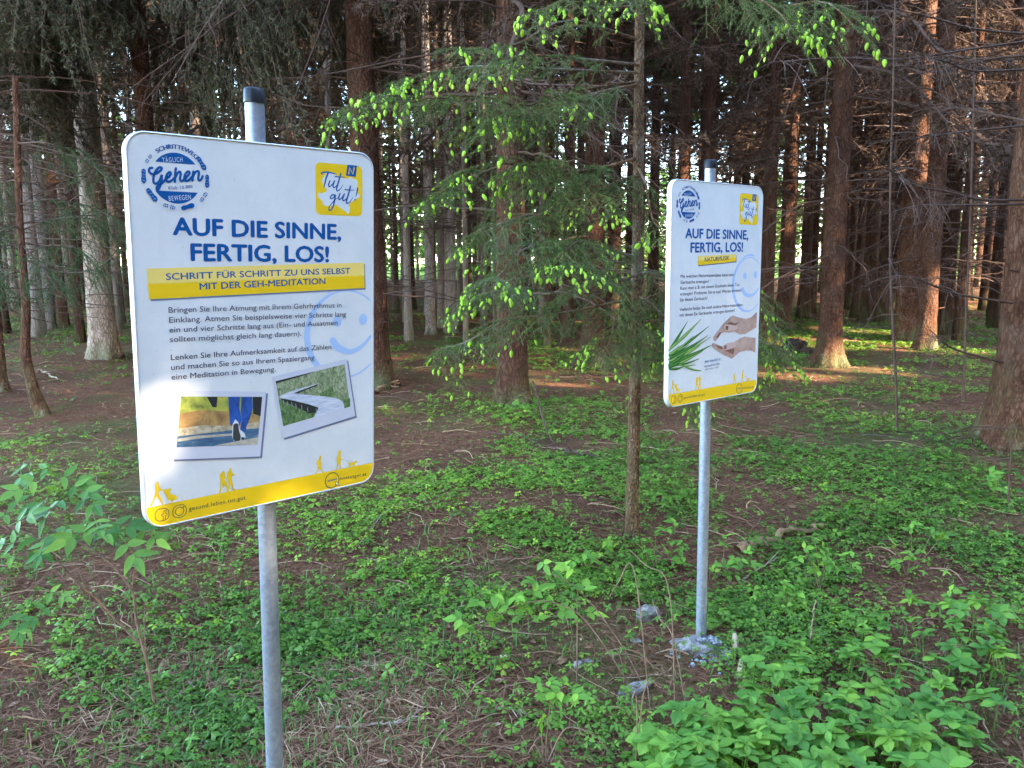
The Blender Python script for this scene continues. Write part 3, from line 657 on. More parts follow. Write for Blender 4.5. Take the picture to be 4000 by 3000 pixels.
lay = [(inn, GRS), ([(130, 860), (700, 940), (1455, 830), (1455, 985), (215, 1350)], GRS2), ([(880, 745), (1130, 620), (1180, 800), (900, 790)], GRS2), ([(75, 515), (800, 335), (720, 370), (85, 560)], DARKP),
       ([(160, 830), (400, 875), (700, 950), (862, 1005), (830, 1090), (690, 1110), (400, 960), (200, 880)], DARKP), ([(400, 740), (600, 665), (860, 570), (840, 600), (600, 690), (480, 745)], DARKP), (dk, DECK)]
for x, y in ((210, 860), (285, 885), (365, 905), (440, 930), (545, 960), (655, 1000), (815, 1020)): lay.append(([(x, y), (x + 10, y), (x + 22, y + 80), (x + 12, y + 80)], GREYLINE))
picture("printed_photo", [(5, 435), (1390, 105), (1550, 1160), (205, 1575)], inn, QD, B1, lay, "printed picture of a zigzag boardwalk through dune grass")

# ---- far board
P = Print(B2, .0005)
P.text("AUF DIE SINNE,", *u2(Q6, [(158, 536), (556, 545)]), cap_of(B2, Q6, (180, 537), (180, 477)), BLUE, 0.055)
P.text("FERTIG, LOS!", *u2(Q6, [(191, 628), (522, 622)]), cap_of(B2, Q6, (193, 628), (193, 567)), BLUE, 0.055)
P.done("headline", sb2)
P = Print(B2, .0005); q = u2(Q6, [(237, 652), (480, 638), (480, 685), (237, 710)]); mid = (q[[0, 1]] + q[[3, 2]]) / 2
P.poly(q[::-1] + np.array([.003, -.004]), GREYSH); P.poly(q[::-1], YELLOW); P.poly(np.array([q[0], q[1], mid[1], mid[0]])[::-1], PALEYEL)
P.text("NATURMUSIK", *u2(Q6, [(281, 687), (437, 676)]), cap_of(B2, Q6, (283, 687), (283, 661)), NAVY, 0.03); P.done("banner", sb2)
e = u2(Q6, [(455, 850), (560, 990), (535, 778), (603, 770)])
smiley(sb2, B2, np.array([e[0, 0] + cR + .006, u2(Q6, [(590, 830)])[0, 1]]), cR, e[2:], u2(Q6, [(520, 862), (535, 890), (568, 903), (600, 888), (625, 855)]), 0)
P = Print(B2, .0009)
for body, a_, b_ in (("Mit welchen Naturmaterialien kann man", (127, 790), (465, 778)), ("Geräusche erzeugen?", (126, 828), (307, 821)), ("Kann man z. B. mit einem Grashalm einen Ton", (125, 866), (501, 842)),
                     ("erzeugen? Probieren Sie es aus! Woran erinnert", (123, 902), (512, 877)), ("Sie dieses Geräusch?", (122, 940), (297, 927)), ("Vielleicht finden Sie noch andere Naturmaterialien,", (120, 1001), (524, 968)), ("mit denen Sie Geräusche erzeugen können!", (120, 1037), (471, 1005))):
    if body.startswith("Vielleicht"): P.done("paragraph", sb2); P = Print(B2, .0009)
    P.text(body, *u2(Q6, [a_, b_]), cap_of(B2, Q6, (128, 790), (128, 770)), NAVY, 0.0)
P.done("paragraph", sb2)
P = Print(B2, .0009)
P.text("Jeder Augenblick ist", *u2(QH, [(900, 1285), (1265, 1225)]), cap_of(B2, QH, (900, 1285), (900, 1225)), BLUE)
P.text("von unendlichem Wert.", *u2(QH, [(890, 1395), (1255, 1330)]), cap_of(B2, QH, (890, 1395), (890, 1335)), BLUE)
P.text("(Johann Wolfgang von Goethe)", *u2(QH, [(915, 1452), (1230, 1395)]), cap_of(B2, QH, (915, 1452), (915, 1422)), NAVY)
P.done("quotation", sb2)
P = Print(B2, .0008); rg = np.random.default_rng(4)
blades = [((70, 1000), (515, 310), 80), ((80, 980), (820, 270), 95), ((90, 1090), (995, 445), 80), ((100, 1100), (630, 670), 60), ((70, 1200), (980, 655), 90), ((80, 1250), (1040, 690), 80), ((75, 1330), (1040, 885), 110), ((100, 1380), (850, 1020), 70), ((200, 1350), (770, 1195), 50), ((300, 1340), (690, 1330), 30), ((70, 1430), (430, 1370), 60), ((420, 1360), (820, 1475), 45), ((70, 1130), (540, 860), 60), ((75, 1260), (800, 890), 90), ((75, 1340), (500, 1010), 120), ((72, 1100), (300, 900), 90), ((72, 1390), (420, 1180), 90)]
k = cap_of(B2, QH, (500, 500), (500, 501))
for i, (a_, b_, wv) in enumerate(blades):
    q = u2(QH, [a_, ((a_[0] + b_[0]) / 2, (a_[1] + b_[1]) / 2 + 25), b_])
    for dx, m_, f in ((0, (BL1, BL2)[i % 2], 1.0), (.002, (BL2, BL3)[i % 2], .45)): P.stroke(q + dx, [wv * k * .7 * f, wv * k * f, 6 * k], m_, 16)
P.done("grass_picture", sb2)
P = Print(B2, .0008)
for pl, m_ in (([(2112, 100), (1980, 230), (1860, 270), (1700, 240), (1560, 195), (1500, 220), (1330, 380), (1230, 510), (1100, 690), (1105, 770), (1140, 785), (1180, 760), (1280, 610), (1370, 575), (1460, 590), (1580, 570), (1640, 590), (1720, 630), (1850, 620), (1900, 580), (2098, 465)], SKIN),
               ([(1400, 395), (1500, 345), (1600, 375), (1690, 345), (1620, 420), (1500, 400)], SKIN2), ([(1345, 440), (1380, 400), (1450, 400), (1660, 430), (1650, 510), (1450, 560), (1380, 540)], SKIN3), ([(1380, 440), (1450, 425), (1440, 535), (1390, 520)], SKIN2), ([(1240, 585), (1290, 570), (1210, 720), (1165, 700)], SKIN2),
               ([(2080, 707), (1960, 700), (1820, 675), (1720, 720), (1570, 810), (1430, 830), (1340, 880), (1320, 910), (1230, 880), (1100, 825), (1065, 850), (1060, 900), (1200, 1010), (1320, 1090), (1520, 1190), (1560, 1170), (1700, 1040), (1870, 1000), (1980, 1010), (2070, 1050)], SKIN),
               ([(1360, 1000), (1500, 965), (1590, 950), (1570, 1090), (1480, 1055)], SKIN2), ([(1150, 870), (1300, 915), (1320, 980), (1220, 950)], SKIN2), ([(1330, 900), (1400, 850), (1600, 810), (1640, 900), (1480, 970), (1350, 1000)], SKIN3), ([(1350, 890), (1410, 880), (1400, 970), (1350, 975)], SKIN2)):
    P.poly(u2(QH, pl), m_)
P.done("hands_picture", sb2)

# ------------------------------------------------------------------ spruce building blocks
def frond(rng, path, side_len, n_side, hang, sec=4, s0=0.18, spread=0.9, flat=0.25, r0=0.010):
    """a spruce bough on a 3-D path: wood polylines, needle-bearing twigs and twig tips"""
    path = catmull(path, 14); m = len(path); seg = np.linalg.norm(np.diff(path, axis=0), axis=1); L = seg.sum()
    T = nrm(np.gradient(path, axis=0)); up = np.array([0, 0, 1.0])
    s = np.linspace(s0, 0.985, n_side * 2) + rng.normal(0, .01, n_side * 2); s = np.clip(s, 0, .99)
    i = s * (m - 1); i0 = i.astype(int); f = (i - i0)[:, None]
    P0 = path[i0] * (1 - f) + path[np.minimum(i0 + 1, m - 1)] * f; T0 = nrm(T[i0])
    sd = nrm(np.cross(T0, up)); sg = np.where(np.arange(len(s)) % 2 == 0, 1, -1)[:, None]
    ln = side_len * (np.clip(1.05 - s, 0, 1) ** .55) * np.clip((s - s0) * 6 + .35, .3, 1) * rng.uniform(.65, 1.15, len(s)) + .05
    D = nrm(T0 * rng.uniform(.45, .75, (len(s), 1)) + sg * sd * spread + up * rng.normal(0, flat, (len(s), 1)))
    tt = np.linspace(0, 1, 6)[None, :, None]; hv = hang * rng.uniform(.5, 1.4, (len(s), 1, 1))
    side = P0[:, None, :] + D[:, None, :] * ln[:, None, None] * tt + np.array([0, 0, -1.0]) * hv * ln[:, None, None] * tt ** 2
    tw = [side]; tips = [side[:, -1]]; tdir = [nrm(side[:, -1] - side[:, -2])]; sv = [s]
    if sec:
        T2 = nrm(np.gradient(side, axis=1)); q = rng.uniform(.15, .95, (len(s), sec)); ii = (q * 5).astype(int); fr = (q * 5 - ii)[..., None]
        n = np.arange(len(s))[:, None]
        P2 = side[n, ii] * (1 - fr) + side[n, np.minimum(ii + 1, 5)] * fr; Tq = T2[n, ii]
        sd2 = nrm(np.cross(Tq, up)); sg2 = rng.choice([-1, 1], (len(s), sec, 1))
        D2 = nrm(Tq * .7 + sd2 * sg2 * .75 + up * rng.normal(0, flat, (len(s), sec, 1)))
        l2 = (ln[:, None] * (1 - q * .7) * rng.uniform(.25, .55, (len(s), sec)) + .03)[..., None, None]
        hv2 = hang * rng.uniform(.6, 1.5, (len(s), sec, 1, 1))
        s2 = P2[:, :, None, :] + D2[:, :, None, :] * l2 * tt[None] + np.array([0, 0, -1.0]) * hv2 * l2 * tt[None] ** 2
        s2 = s2.reshape(-1, 6, 3); tw.append(s2); tips.append(s2[:, -1]); tdir.append(nrm(s2[:, -1] - s2[:, -2])); sv.append(np.repeat(s, sec))
    k0 = int(s0 * m); lead = catmull(path[max(0, m - 6):], 6)[None]
    tw.append(lead); tips.append(lead[:, -1]); tdir.append(nrm(lead[:, -1] - lead[:, -2])); sv.append(np.ones(1))
    wood = [(path[None], np.linspace(r0, r0 * .25, m)[None])]
    for a in tw[:-1]: wood.append((a, np.tile(np.linspace(r0 * .22, r0 * .10, 6), (len(a), 1))))
    return dict(wood=wood, twigs=np.concatenate(tw), tips=np.concatenate(tips), tdir=np.concatenate(tdir), s=np.concatenate(sv))

def needles(mb, rng, twigs, per_m, length, width, tilt=0.75, mi=0):
    L = np.linalg.norm(np.diff(twigs, axis=1), axis=2).sum(1); n = rng.poisson(L * per_m); ti = np.repeat(np.arange(len(twigs)), n)
    if len(ti) == 0: return
    q = rng.uniform(0, 1, len(ti)) * (twigs.shape[1] - 1); i = q.astype(int); f = (q - i)[:, None]
    A = twigs[ti, i]; B = twigs[ti, i + 1]; base = A * (1 - f) + B * f; T = nrm(B - A)
    R = rng.normal(size=T.shape); R[:, 2] *= .75; R -= (R * T).sum(1, keepdims=True) * T; R = nrm(R)
    ln = length * rng.uniform(.7, 1.2, (len(ti), 1)); D = nrm(T * tilt + R * rng.uniform(.6, 1.1, (len(ti), 1)))
    W = nrm(np.cross(D, rng.normal(size=D.shape))) * width / 2
    V = np.stack([base - W, base + W, base + D * ln], 1)
    rv = rng.uniform(0, 1, len(twigs))[ti] * .6 + rng.uniform(0, .4, len(ti))
    mb.add(V.reshape(-1, 3), np.arange(len(ti) * 3).reshape(-1, 3), np.repeat(rv, 3), mi)

def add_wood(mb, fr, k=4, mi=0, kk=3):
    for n, (P, R) in enumerate(fr["wood"]):
        V, F = tubes(P, R, k + 2 if n == 0 else kk); mb.add(V, F, .5, mi)

# little bud-brush: spindle with rough outline, hangs along -Z, unit length
_k = 6; _z = np.array([0, -.18, -.5, -.8, -1.0]); _rr = np.array([.05, .20, .25, .17, .02]); _a = np.arange(_k) * 2 * math.pi / _k
SHOOT_V = np.concatenate([np.c_[r_ * np.cos(_a) * (1 + .25 * (-1) ** np.arange(_k)), r_ * np.sin(_a) * (1 + .25 * (-1) ** np.arange(_k)), np.full(_k, z_)] for r_, z_ in zip(_rr, _z)])
SHOOT_F = np.array([[j * _k + i, j * _k + (i + 1) % _k, (j + 1) * _k + (i + 1) % _k, (j + 1) * _k + i] for j in range(4) for i in range(_k)])[:, ::-1]

def basis_from_z(d, rng):
    """rotation matrices whose -Z axis is d"""
    z = -nrm(d); x = nrm(np.cross(rng.normal(size=d.shape), z)); y = np.cross(z, x)
    return np.stack([x, y, z], -1)

def trunk_mesh(name, rng, h, r, material, lean=(0, 0), bend=0.0, flare=1.5, k=18, rings=34, top=0.15, stubs=10):
    z = np.r_[-.12, np.geomspace(.02, h, rings - 1)]; a = np.arange(k) * 2 * math.pi / k
    rad = r * (1 - (1 - top) * np.clip(z / h, 0, 1)) * (1 + (flare - 1) * np.exp(-np.clip(z, 0, None) / (r * 1.0 + .02)))
    lob = rng.uniform(0, 6.28, 3)
    cx = lean[0] * z + bend * np.sin(z * 1.3) * .25; cy = lean[1] * z + bend * np.sin(z * .9 + 1) * .25
    V = []
    for i, zz in enumerate(z):
        w_ = np.exp(-max(zz, 0) / (r * 1.3 + .02))
        rr = rad[i] * (1 + .16 * w_ * np.sin(a * 4 + lob[0]) + .10 * w_ * np.sin(a * 7 + lob[1]) + .035 * np.sin(a * 3 + zz * 2 + lob[2]) + rng.normal(0, .018, k))
        V.append(np.c_[cx[i] + rr * np.cos(a), cy[i] + rr * np.sin(a), np.full(k, zz)])
    V = np.concatenate(V); i = np.arange(k); j = (i + 1) % k
    F = np.concatenate([np.stack([q * k + i, q * k + j, (q + 1) * k + j, (q + 1) * k + i], 1) for q in range(len(z) - 1)])
    mb = MB(); mb.add(V, F)
    if stubs:
        zz = rng.uniform(.5, min(h, 7), stubs); th = rng.uniform(0, 6.28, stubs); rr = np.interp(zz, z, rad)
        d = np.c_[np.cos(th), np.sin(th), rng.uniform(-.2, .3, stubs)]; c0 = np.c_[np.interp(zz, z, cx), np.interp(zz, z, cy), zz]
        l = rng.uniform(.02, .16, (stubs, 1)); P = np.stack([c0 + d * rr[:, None] * .8, c0 + d * (rr[:, None] + l * .5), c0 + d * (rr[:, None] + l)], 1)
        Vs, Fs = tubes(P, np.tile([.013, .010, .006], (stubs, 1)) * min(1, r / .12), 5); mb.add(Vs, Fs)
    return mb.mesh(name, material, True), (lambda q: np.array([np.interp(q, z, cx), np.interp(q, z, cy), q]))

def dead_mesh(name, rng, z0, z1, n, lmax, material, twig_n=9, r=.15, sag=.35, fine=0.002):
    """dry lower branches: sagging limbs with fine twigs"""
    mb = MB(); z = np.sort(rng.uniform(z0, z1, n)); th = rng.uniform(0, 6.28, n); l = lmax * rng.uniform(.35, 1.0, n)
    d = np.c_[np.cos(th), np.sin(th), rng.uniform(-.15, .25, n)]; tt = np.linspace(0, 1, 9)[None, :, None]
    side = np.c_[-np.sin(th), np.cos(th), np.zeros(n)] * rng.normal(0, .18, (n, 1))
    base = np.c_[np.cos(th) * r * .7, np.sin(th) * r * .7, z]
    P = base[:, None, :] + d[:, None, :] * l[:, None, None] * tt + np.array([0, 0, -1]) * (sag * rng.uniform(.3, 1.3, n) * l)[:, None, None] * tt ** 2 + side[:, None, :] * l[:, None, None] * tt ** 2 + np.array([0, 0, 1]) * (.22 * l * rng.uniform(0, 1, n))[:, None, None] * tt ** 4
    P[:, 1:] += rng.normal(0, .012, P[:, 1:].shape)
    V, F = tubes(P, np.linspace(1, .25, 9)[None] * (.004 + .0045 * l)[:, None], 5); mb.add(V, F)
    for gen, (cnt, lf, rr) in enumerate(((twig_n, .34, fine), (twig_n * 2, .16, fine * .65))):
        q = rng.uniform(.2, 1, (n, cnt)); ii = np.minimum((q * 8).astype(int), 7); nn = np.arange(n)[:, None]; fr = (q * 8 - ii)[..., None]
        p0 = P[nn, ii] * (1 - fr) + P[nn, ii + 1] * fr; t0 = nrm(P[nn, ii + 1] - P[nn, ii])
        D = nrm(t0 * .8 + rng.normal(0, .55, t0.shape) + np.array([0, 0, -.25])); L = (l[:, None] * lf * rng.uniform(.4, 1.2, (n, cnt)))[..., None, None]
        t5 = np.linspace(0, 1, 4)[None, None, :, None]; bend = rng.normal(0, .25, (n, cnt, 1, 3)) + np.array([0, 0, -.25])
        Q = (p0[:, :, None, :] + D[:, :, None, :] * L * t5 + bend * L * t5 ** 2).reshape(-1, 4, 3)
        V, F = tubes(Q, np.tile(np.linspace(1, .4, 4) * rr, (len(Q), 1)), 3); mb.add(V, F)
    return mb.mesh(name, material)

rngT = np.random.default_rng(11)
# bough variants in a local frame (root at 0, along +X)
def bough_variant(rng, L, hang, drop, per_m, nl, nw, n_side=11, sec=4, side=.5):
    path = np.array([[0, 0, 0], [L * .35, rng.normal(0, .05), L * (.06 - drop * .2)], [L * .7, rng.normal(0, .1), -L * drop * .65], [L, rng.normal(0, .15), -L * drop * .85 + .1]])
    fr = frond(rng, path, side * L * .5, n_side, hang, sec, r0=.014); mbn = MB(); needles(mbn, rng, fr["twigs"], per_m, nl, nw); mbw = MB(); add_wood(mbw, fr, 3)
    return mbn, mbw

def gather(mb): return np.concatenate(mb.V), np.concatenate([f for f, _ in mb.F if f.shape[1] == 3] or [np.zeros((0, 3), int)]), np.concatenate(mb.A), [f for f, _ in mb.F]

def crown_mesh(name, rng, variants, z0, z1, n, lo, hi, material, tipdown=0.0):
    """boughs set round a stem: returns one mesh of needles and one of wood merged (two materials)"""
    mb = MB(); zs = np.linspace(z0, z1, n) + rng.normal(0, .12, n)
    for i, z in enumerate(zs):
        mbn, mbw = variants[rng.integers(len(variants))]; f = (z - z0) / max(z1 - z0, .1); s = (lo + (hi - lo) * (1 - f) ** .8) * rng.uniform(.75, 1.15)
        R = rotz(np.array([i * 2.4 + rng.normal(0, .5)]))[0] @ roty(np.array([tipdown + rng.normal(0, .14)]))[0] * s
        for mi, src in ((0, mbn), (1, mbw)):
            off = 0
            for V, (F, _), A in zip(src.V, src.F, src.A):
                mb.add(V @ R.T + np.array([0, 0, z]), F - off, A, mi); off += len(V)
    return mb.mesh(name, [material, TWIG])

VAR_FAR = [bough_variant(rngT, 1.0, .55, .25, 130, .045, .008, 9, 3) for _ in range(4)]
VAR_HANG = [bough_variant(rngT, 1.0, 1.25, .45, 260, .030, .0045, 15, 6, .75) for _ in range(4)]
CROWNS = [crown_mesh("high_crown", rngT, VAR_FAR, 8.4 + i * 1.1, 20, 46, .7, 2.5, NEEDLE, .12) for i in range(3)]
CROWN_LOW = [crown_mesh("low_crown", rngT, VAR_FAR, 5.6 + i * .9, 17, 48, .6, 2.2, NEEDLE, .12) for i in range(2)]
HANGING = [crown_mesh("hanging_boughs", rngT, VAR_HANG, 5.0, 10, 23, 1.6, 2.6, NEEDLE_OLD, .22) for i in range(1)]
DRYSPRAY = [crown_mesh("dry_sprays", rngT, VAR_FAR, 4.0, 9.5, 22, 1.2, 2.2, NEEDLE_DRY, .2) for i in range(2)]
HANG_TWIGS = dead_mesh("hanging_twigs", rngT, 4.6, 9.5, 70, 2.7, TWIG, 8, .1, .95, .0026)
DEAD = [dead_mesh("dead_branches", rngT, .9, 10, 90, 2.3, TWIG, 7, .12) for _ in range(4)]
DEAD_SPARSE = [dead_mesh("dead_branches", rngT, 2.2, 9, 46, 1.6, TWIG, 5, .1) for _ in range(2)]
TRUNKS = [trunk_mesh("trunk", rngT, 20, .5, BARK, lean=(rngT.normal(0, .006), rngT.normal(0, .006)), flare=1.35, k=14, stubs=0)[0] for _ in range(4)]
TRUNKS_GREY_SKYLIT = [trunk_mesh("trunk", rngT, 20, .5, BARK_GREY_SKYLIT, lean=(rngT.normal(0, .006), rngT.normal(0, .006)), flare=1.35, k=14, stubs=0)[0] for _ in range(3)]

TRUNKS_PALE_SKYLIT = [trunk_mesh("trunk", rngT, 20, .5, BARK_PALE_SKYLIT, lean=(rngT.normal(0, .006), rngT.normal(0, .006)), flare=1.35, k=14, stubs=0)[0] for _ in range(3)]
used_xy = []
def tree(px, py, wpx, label, bark=0, dead=1, crown=0, group=None, own=False, name="spruce_tree", Yforce=None, dry=False, flare=1.5, lean=(0, 0), h=20, cat="tree"):
    """a spruce whose foot shows at pixel (px, py) and whose trunk is wpx wide a little above it"""
    b = hit(px, py) if Yforce is None else at_y(px, py, Yforce)
    b[2] = float(gz(b[0], b[1])); D = float(np.dot(b - CAM, CF)); dia = wpx / FPX * D
    return tree_at(b, dia, label, bark, dead, crown, group, own, name, dry, flare, lean, h, cat)

def tree_at(b, dia, label, bark=0, dead=1, crown=0, group=None, own=False, name="spruce_tree", dry=False, flare=1.5, lean=(0, 0), h=20, cat="tree"):
    used_xy.append((b[0], b[1])); rg = rngT; root = thing(name, label, cat, tuple(b), group); rz = rg.uniform(0, 6.28)
    if own:
        me, ax = trunk_mesh("trunk", rg, h, dia / 2, [BARK, BARK_GREY_SKYLIT, BARK_PALE_SKYLIT][bark], lean, 0.0, flare, 26, 46, .25 if h > 10 else .3, 16)
        link("trunk", me, root)
    else:
        me = (TRUNKS if bark == 0 else TRUNKS_GREY_SKYLIT if bark == 1 else TRUNKS_PALE_SKYLIT)[rg.integers(3)]
        o = link("trunk", me, root); o.scale = (dia, dia, 1); o.rotation_euler = (0, 0, rz)
    if dead:
        o = link("dead_branches", DEAD[rg.integers(4)] if dead == 1 else DEAD_SPARSE[rg.integers(2)], root); o.rotation_euler = (0, 0, rg.uniform(0, 6.28)); s = rg.uniform(.85, 1.2); o.scale = (s, s, rg.uniform(.9, 1.15))
    if crown is not None:
        me = CROWNS[rg.integers(3)] if crown == 0 else CROWN_LOW[rg.integers(2)] if crown == 1 else HANGING[0]
        o = link("crown", me, root); o.rotation_euler = (0, 0, rg.uniform(0, 6.28)); o.scale = (1, 1, rg.uniform(.92, 1.12))
    if crown == 2:
        o = link("hanging_twigs", HANG_TWIGS, root); o.rotation_euler = (0, 0, rg.uniform(0, 6.28))
    if dry:
        o = link("dry_sprays", DRYSPRAY[rg.integers(2)], root); o.rotation_euler = (0, 0, rg.uniform(0, 6.28))
    return root

# ------------------------------------------------------------------ trees one can point at
c5 = lambda x, y: (1300 + .6329 * x, 1000 + .6329 * y); c6 = lambda x, y: (2700 + .6027 * x, 1000 + .6027 * y); c4 = lambda x, y: (.6027 * x, 1000 + .6027 * y)
tree(*c5(1105, 925), 118, "stout rough-barked spruce with mossy foot in the middle of the scene", 0, 1, 1, own=True, flare=1.55, dry=True)
tree(*c6(888, 712), 88, "straight reddish spruce right of the far board with a sunlit patch at its foot", 0, 1, 0, own=True, flare=1.75, dry=True)
tree(4010, 1738, 265, "massive reddish spruce trunk cut by the right edge of the photo", 0, 0, 0, own=True, flare=1.5)
tree(1470, 1512, 115, "dark leaning spruce half hidden behind the right edge of the near board", 0, 1, 2, own=True, flare=1.5, lean=(-.02, 0))
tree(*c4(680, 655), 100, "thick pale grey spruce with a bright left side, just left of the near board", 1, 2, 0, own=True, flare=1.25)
tree(*c5(1605, 690), 84, "dark spruce with wide flared foot between the middle spruce and the young one", 0, 1, 0, own=True, flare=1.9, dry=True)
tree(*c6(1385, 552), 84, "spruce with a gold-lit flank behind the sunny strip of ground", 0, 1, 0, own=True, dry=True)
tree(*c6(1512, 612), 72, "dark spruce standing in front of the gold-lit one, right of the sunny strip", 0, 1, 0, own=True)
tree(*c6(597, 482), 57, "spruce just right of the far board's lower right edge", 0, 1, 0, own=True)
tree(*c5(605, 482), 38, "slim spruce with a white paint-like blaze at its foot", 2, 2, 0, own=True)
tree(*c5(320, 446), 28, "slim straight spruce nearest to the near board's right edge", 1, 2, 0)
tree(*c5(447, 405), 17, "very thin straight spruce between two slim ones, right of the near board", 1, 2, 0)
tree(*c5(490, 330), 24, "slim orange-lit spruce far back, right of the near board", 0, 2, 0)
tree(*c5(672, 442), 26, "slim spruce standing close left of a thicker twin, left of the middle spruce", 1, 2, 0)
tree(*c5(730, 470), 47, "thicker pale twin of the close pair left of the middle spruce", 2, 2, 0)
tree(*c5(787, 402), 22, "slender spruce right of the close pair, left of the middle spruce", 1, 2, 0)
tree(*c5(850, 385), 14, "pole-thin spruce far back, third to the left of the middle spruce", 0, 2, 0)
tree(*c5(880, 372), 20, "slender reddish spruce far back, second to the left of the middle spruce", 0, 2, 0)
tree(*c5(935, 452), 25, "slim spruce right beside the left edge of the middle spruce", 1, 2, 0)
tree(*c5(1000, 482), 13, "whitish pole-thin stem touching the left edge of the middle spruce", 1, 2, None)
tree(*c5(1325, 562), 25, "slim brown spruce close right of the middle spruce, its foot lower than its neighbours", 0, 1, 0)
tree(*c5(1290, 432), 25, "slim spruce behind the gap right of the middle spruce, farther than its slim neighbour", 1, 2, 0)
tree(*c5(1452, 497), 44, "mid-sized spruce left of the dark flared one", 0, 1, 0)
tree(2745, 1335, 60, "spruce trunk rising behind the near-left edge of the far board's top", 0, 1, 0)
tree(2985, 1330, 56, "spruce trunk rising behind the far board's upper right corner", 0, 1, 0, dry=True)
tree(*c6(727, 407), 43, "first of a dark pair of spruces against the bright clearing, right of the far board", 0, 1, 0)
tree(*c6(783, 372), 28, "leaning thinner one of the dark pair against the bright clearing", 0, 1, 0)
tree(*c6(1070, 402), 32, "dark slim spruce right of the sunlit-foot spruce, against the clearing", 0, 1, 0)
tree(*c6(1142, 422), 54, "broad dark spruce in the row behind the sunny strip, left one of a touching pair", 0, 1, 0)
tree(*c6(1232, 432), 45, "broad dark spruce in the row behind the sunny strip, right one of a touching pair", 0, 1, 0)
tree(*c6(1642, 505), 55, "dark spruce between the thin grey pole and the sunny strip's right end", 0, 1, 0, dry=True)
tree(*c6(1745, 422), 36, "dark slim spruce left of the massive right-hand trunk, far back", 0, 1, 0)
tree(*c4(325, 470), 46, "pale spruce left of the thick grey one, in front of a dark twin", 2, 2, 0)
tree(*c4(408, 466), 40, "dark brown twin behind the pale spruce at the left", 0, 1, 0)
tree(*c4(250, 522), 52, "pale spruce with bluish skylit bark near the left edge, right of the crooked one", 2, 2, 0)
tree(*c4(790, 452), 25, "slim curved pale stem at the left edge of the near board", 2, 2, 0)
tree(*c4(826, 332), 20, "very slim reddish stem touching the left edge of the near board", 0, 2, 0)
tree(*c4(530, 352), 30, "slim spruce with an orange lit flank left of the thick grey one", 0, 2, 0)
tree(*c4(450, 322), 26, "slim pale spruce far back between the dark twin and the thick grey one", 1, 2, 0)
tree(*c4(28, 500), 36, "dark spruce cut by the left edge of the photo, far one", 0, 1, 0)
tree(*c4(20, 880), 38, "dark thin spruce at the left edge of the photo, near one", 0, 1, 1, own=True)
# hanging old spruce whose trunk stands just outside the left edge; its boughs come into the picture
bt = at_y(-260, 1400, 9.6); bt[2] = float(gz(bt[0], bt[1]))
tree_at(bt, .34, "old spruce whose drooping grey-green boughs hang into the upper left corner", 0, 1, 2, own=True)
bt = at_y(620, 1300, 11.5); bt[2] = float(gz(bt[0], bt[1]))
tree_at(bt, .26, "spruce hidden behind the near board, its drooping boughs showing above it", 0, 1, 2, own=True)

# thin bare poles and saplings
def polyline_tree(name, label, cat, pts, D0, radii, material, twigs=0, seed=1, ldir=None, group=None):
    """a thin stem along a pixel polyline standing at its foot's depth"""
    rg = np.random.default_rng(seed); b = hit(*pts[0]) if D0 is None else at_y(*pts[0], D0); b[2] = float(gz(b[0], b[1])) ; Yb = b[1]
    P = np.array([at_y(*q, Yb) for q in pts]); P[0] = b - np.array([0, 0, .03]); P = catmull(P, 24)
    root = thing(name, label, cat, tuple(b), group); mbt = MB(); V, F = tubes((P - b)[None], np.interp(np.linspace(0, 1, 24), np.linspace(0, 1, len(radii)), radii)[None], 9); mbt.add(V, F); link("trunk", mbt.mesh("trunk", material, True), root)
    if twigs:
        m2 = MB(); q = rg.uniform(.2, .97, twigs); i = (q * 23).astype(int); p0 = (P - b)[i]; th = rg.uniform(0, 6.28, twigs); L = rg.uniform(.2, .7, twigs)
        D = np.c_[np.cos(th), np.sin(th), rg.uniform(-.3, .25, twigs)]; t5 = np.linspace(0, 1, 6)[None, :, None]
        Q = p0[:, None, :] + D[:, None, :] * L[:, None, None] * t5 + np.array([0, 0, -.3]) * L[:, None, None] * t5 ** 2; Q[:, 1:] += rg.normal(0, .008, Q[:, 1:].shape)
        V, F = tubes(Q, np.tile(np.linspace(.004, .0012, 6), (twigs, 1)), 4); m2.add(V, F)
        sub = Q[:, 2:5].reshape(-1, 3); D = nrm(rg.normal(size=sub.shape)); l = rg.uniform(.06, .2, (len(sub), 1)); Q2 = np.stack([sub, sub + D * l * .5, sub + D * l + np.array([0, 0, -.02])], 1)
        V, F = tubes(Q2, np.tile([.0015, .0012, .0008], (len(sub), 1)), 3); m2.add(V, F)
        link("dead_branches", m2.mesh("dead_branches", TWIG), root)
    return root, P, Yb
polyline_tree("bare_sapling", "bare thin pole-like sapling standing alone right of the far board", "tree", [c6(1335, 1145), c6(1330, 900), c6(1315, 600), c6(1300, 300), c6(1290, 0), (3478, 700), (3490, 300), (3500, -200)], None, [.014, .012, .011, .009, .007], TWIG, 22, 5)
polyline_tree("bare_sapling", "thin grey dead pole left of the massive right-hand trunk", "tree", [c6(1762, 960), c6(1775, 600), c6(1785, 250), c6(1800, 0), (3800, 500), (3815, -100)], None, [.015, .013, .011, .009], TWIG, 30, 6)
polyline_tree("bare_sapling", "short bare sapling with a few twigs at the right edge, before the massive trunk", "tree", [(2700 + .6027 * 2050, 2000), c6(2065, 1400), c6(2070, 1150), c6(1990, 1105)], None, [.007, .005, .003, .0015], TWIG, 5, 8)
root, P, Yb = polyline_tree("crooked_spruce", "crooked thin young spruce leaning at the left edge, with dark green sprays", "tree", [c4(285, 1035), c4(215, 860), c4(165, 620), c4(170, 350), c4(150, 60), (75, 800), (60, 300)], None, [.085, .055, .046, .040, .034, .028], BARK, 30, 9)
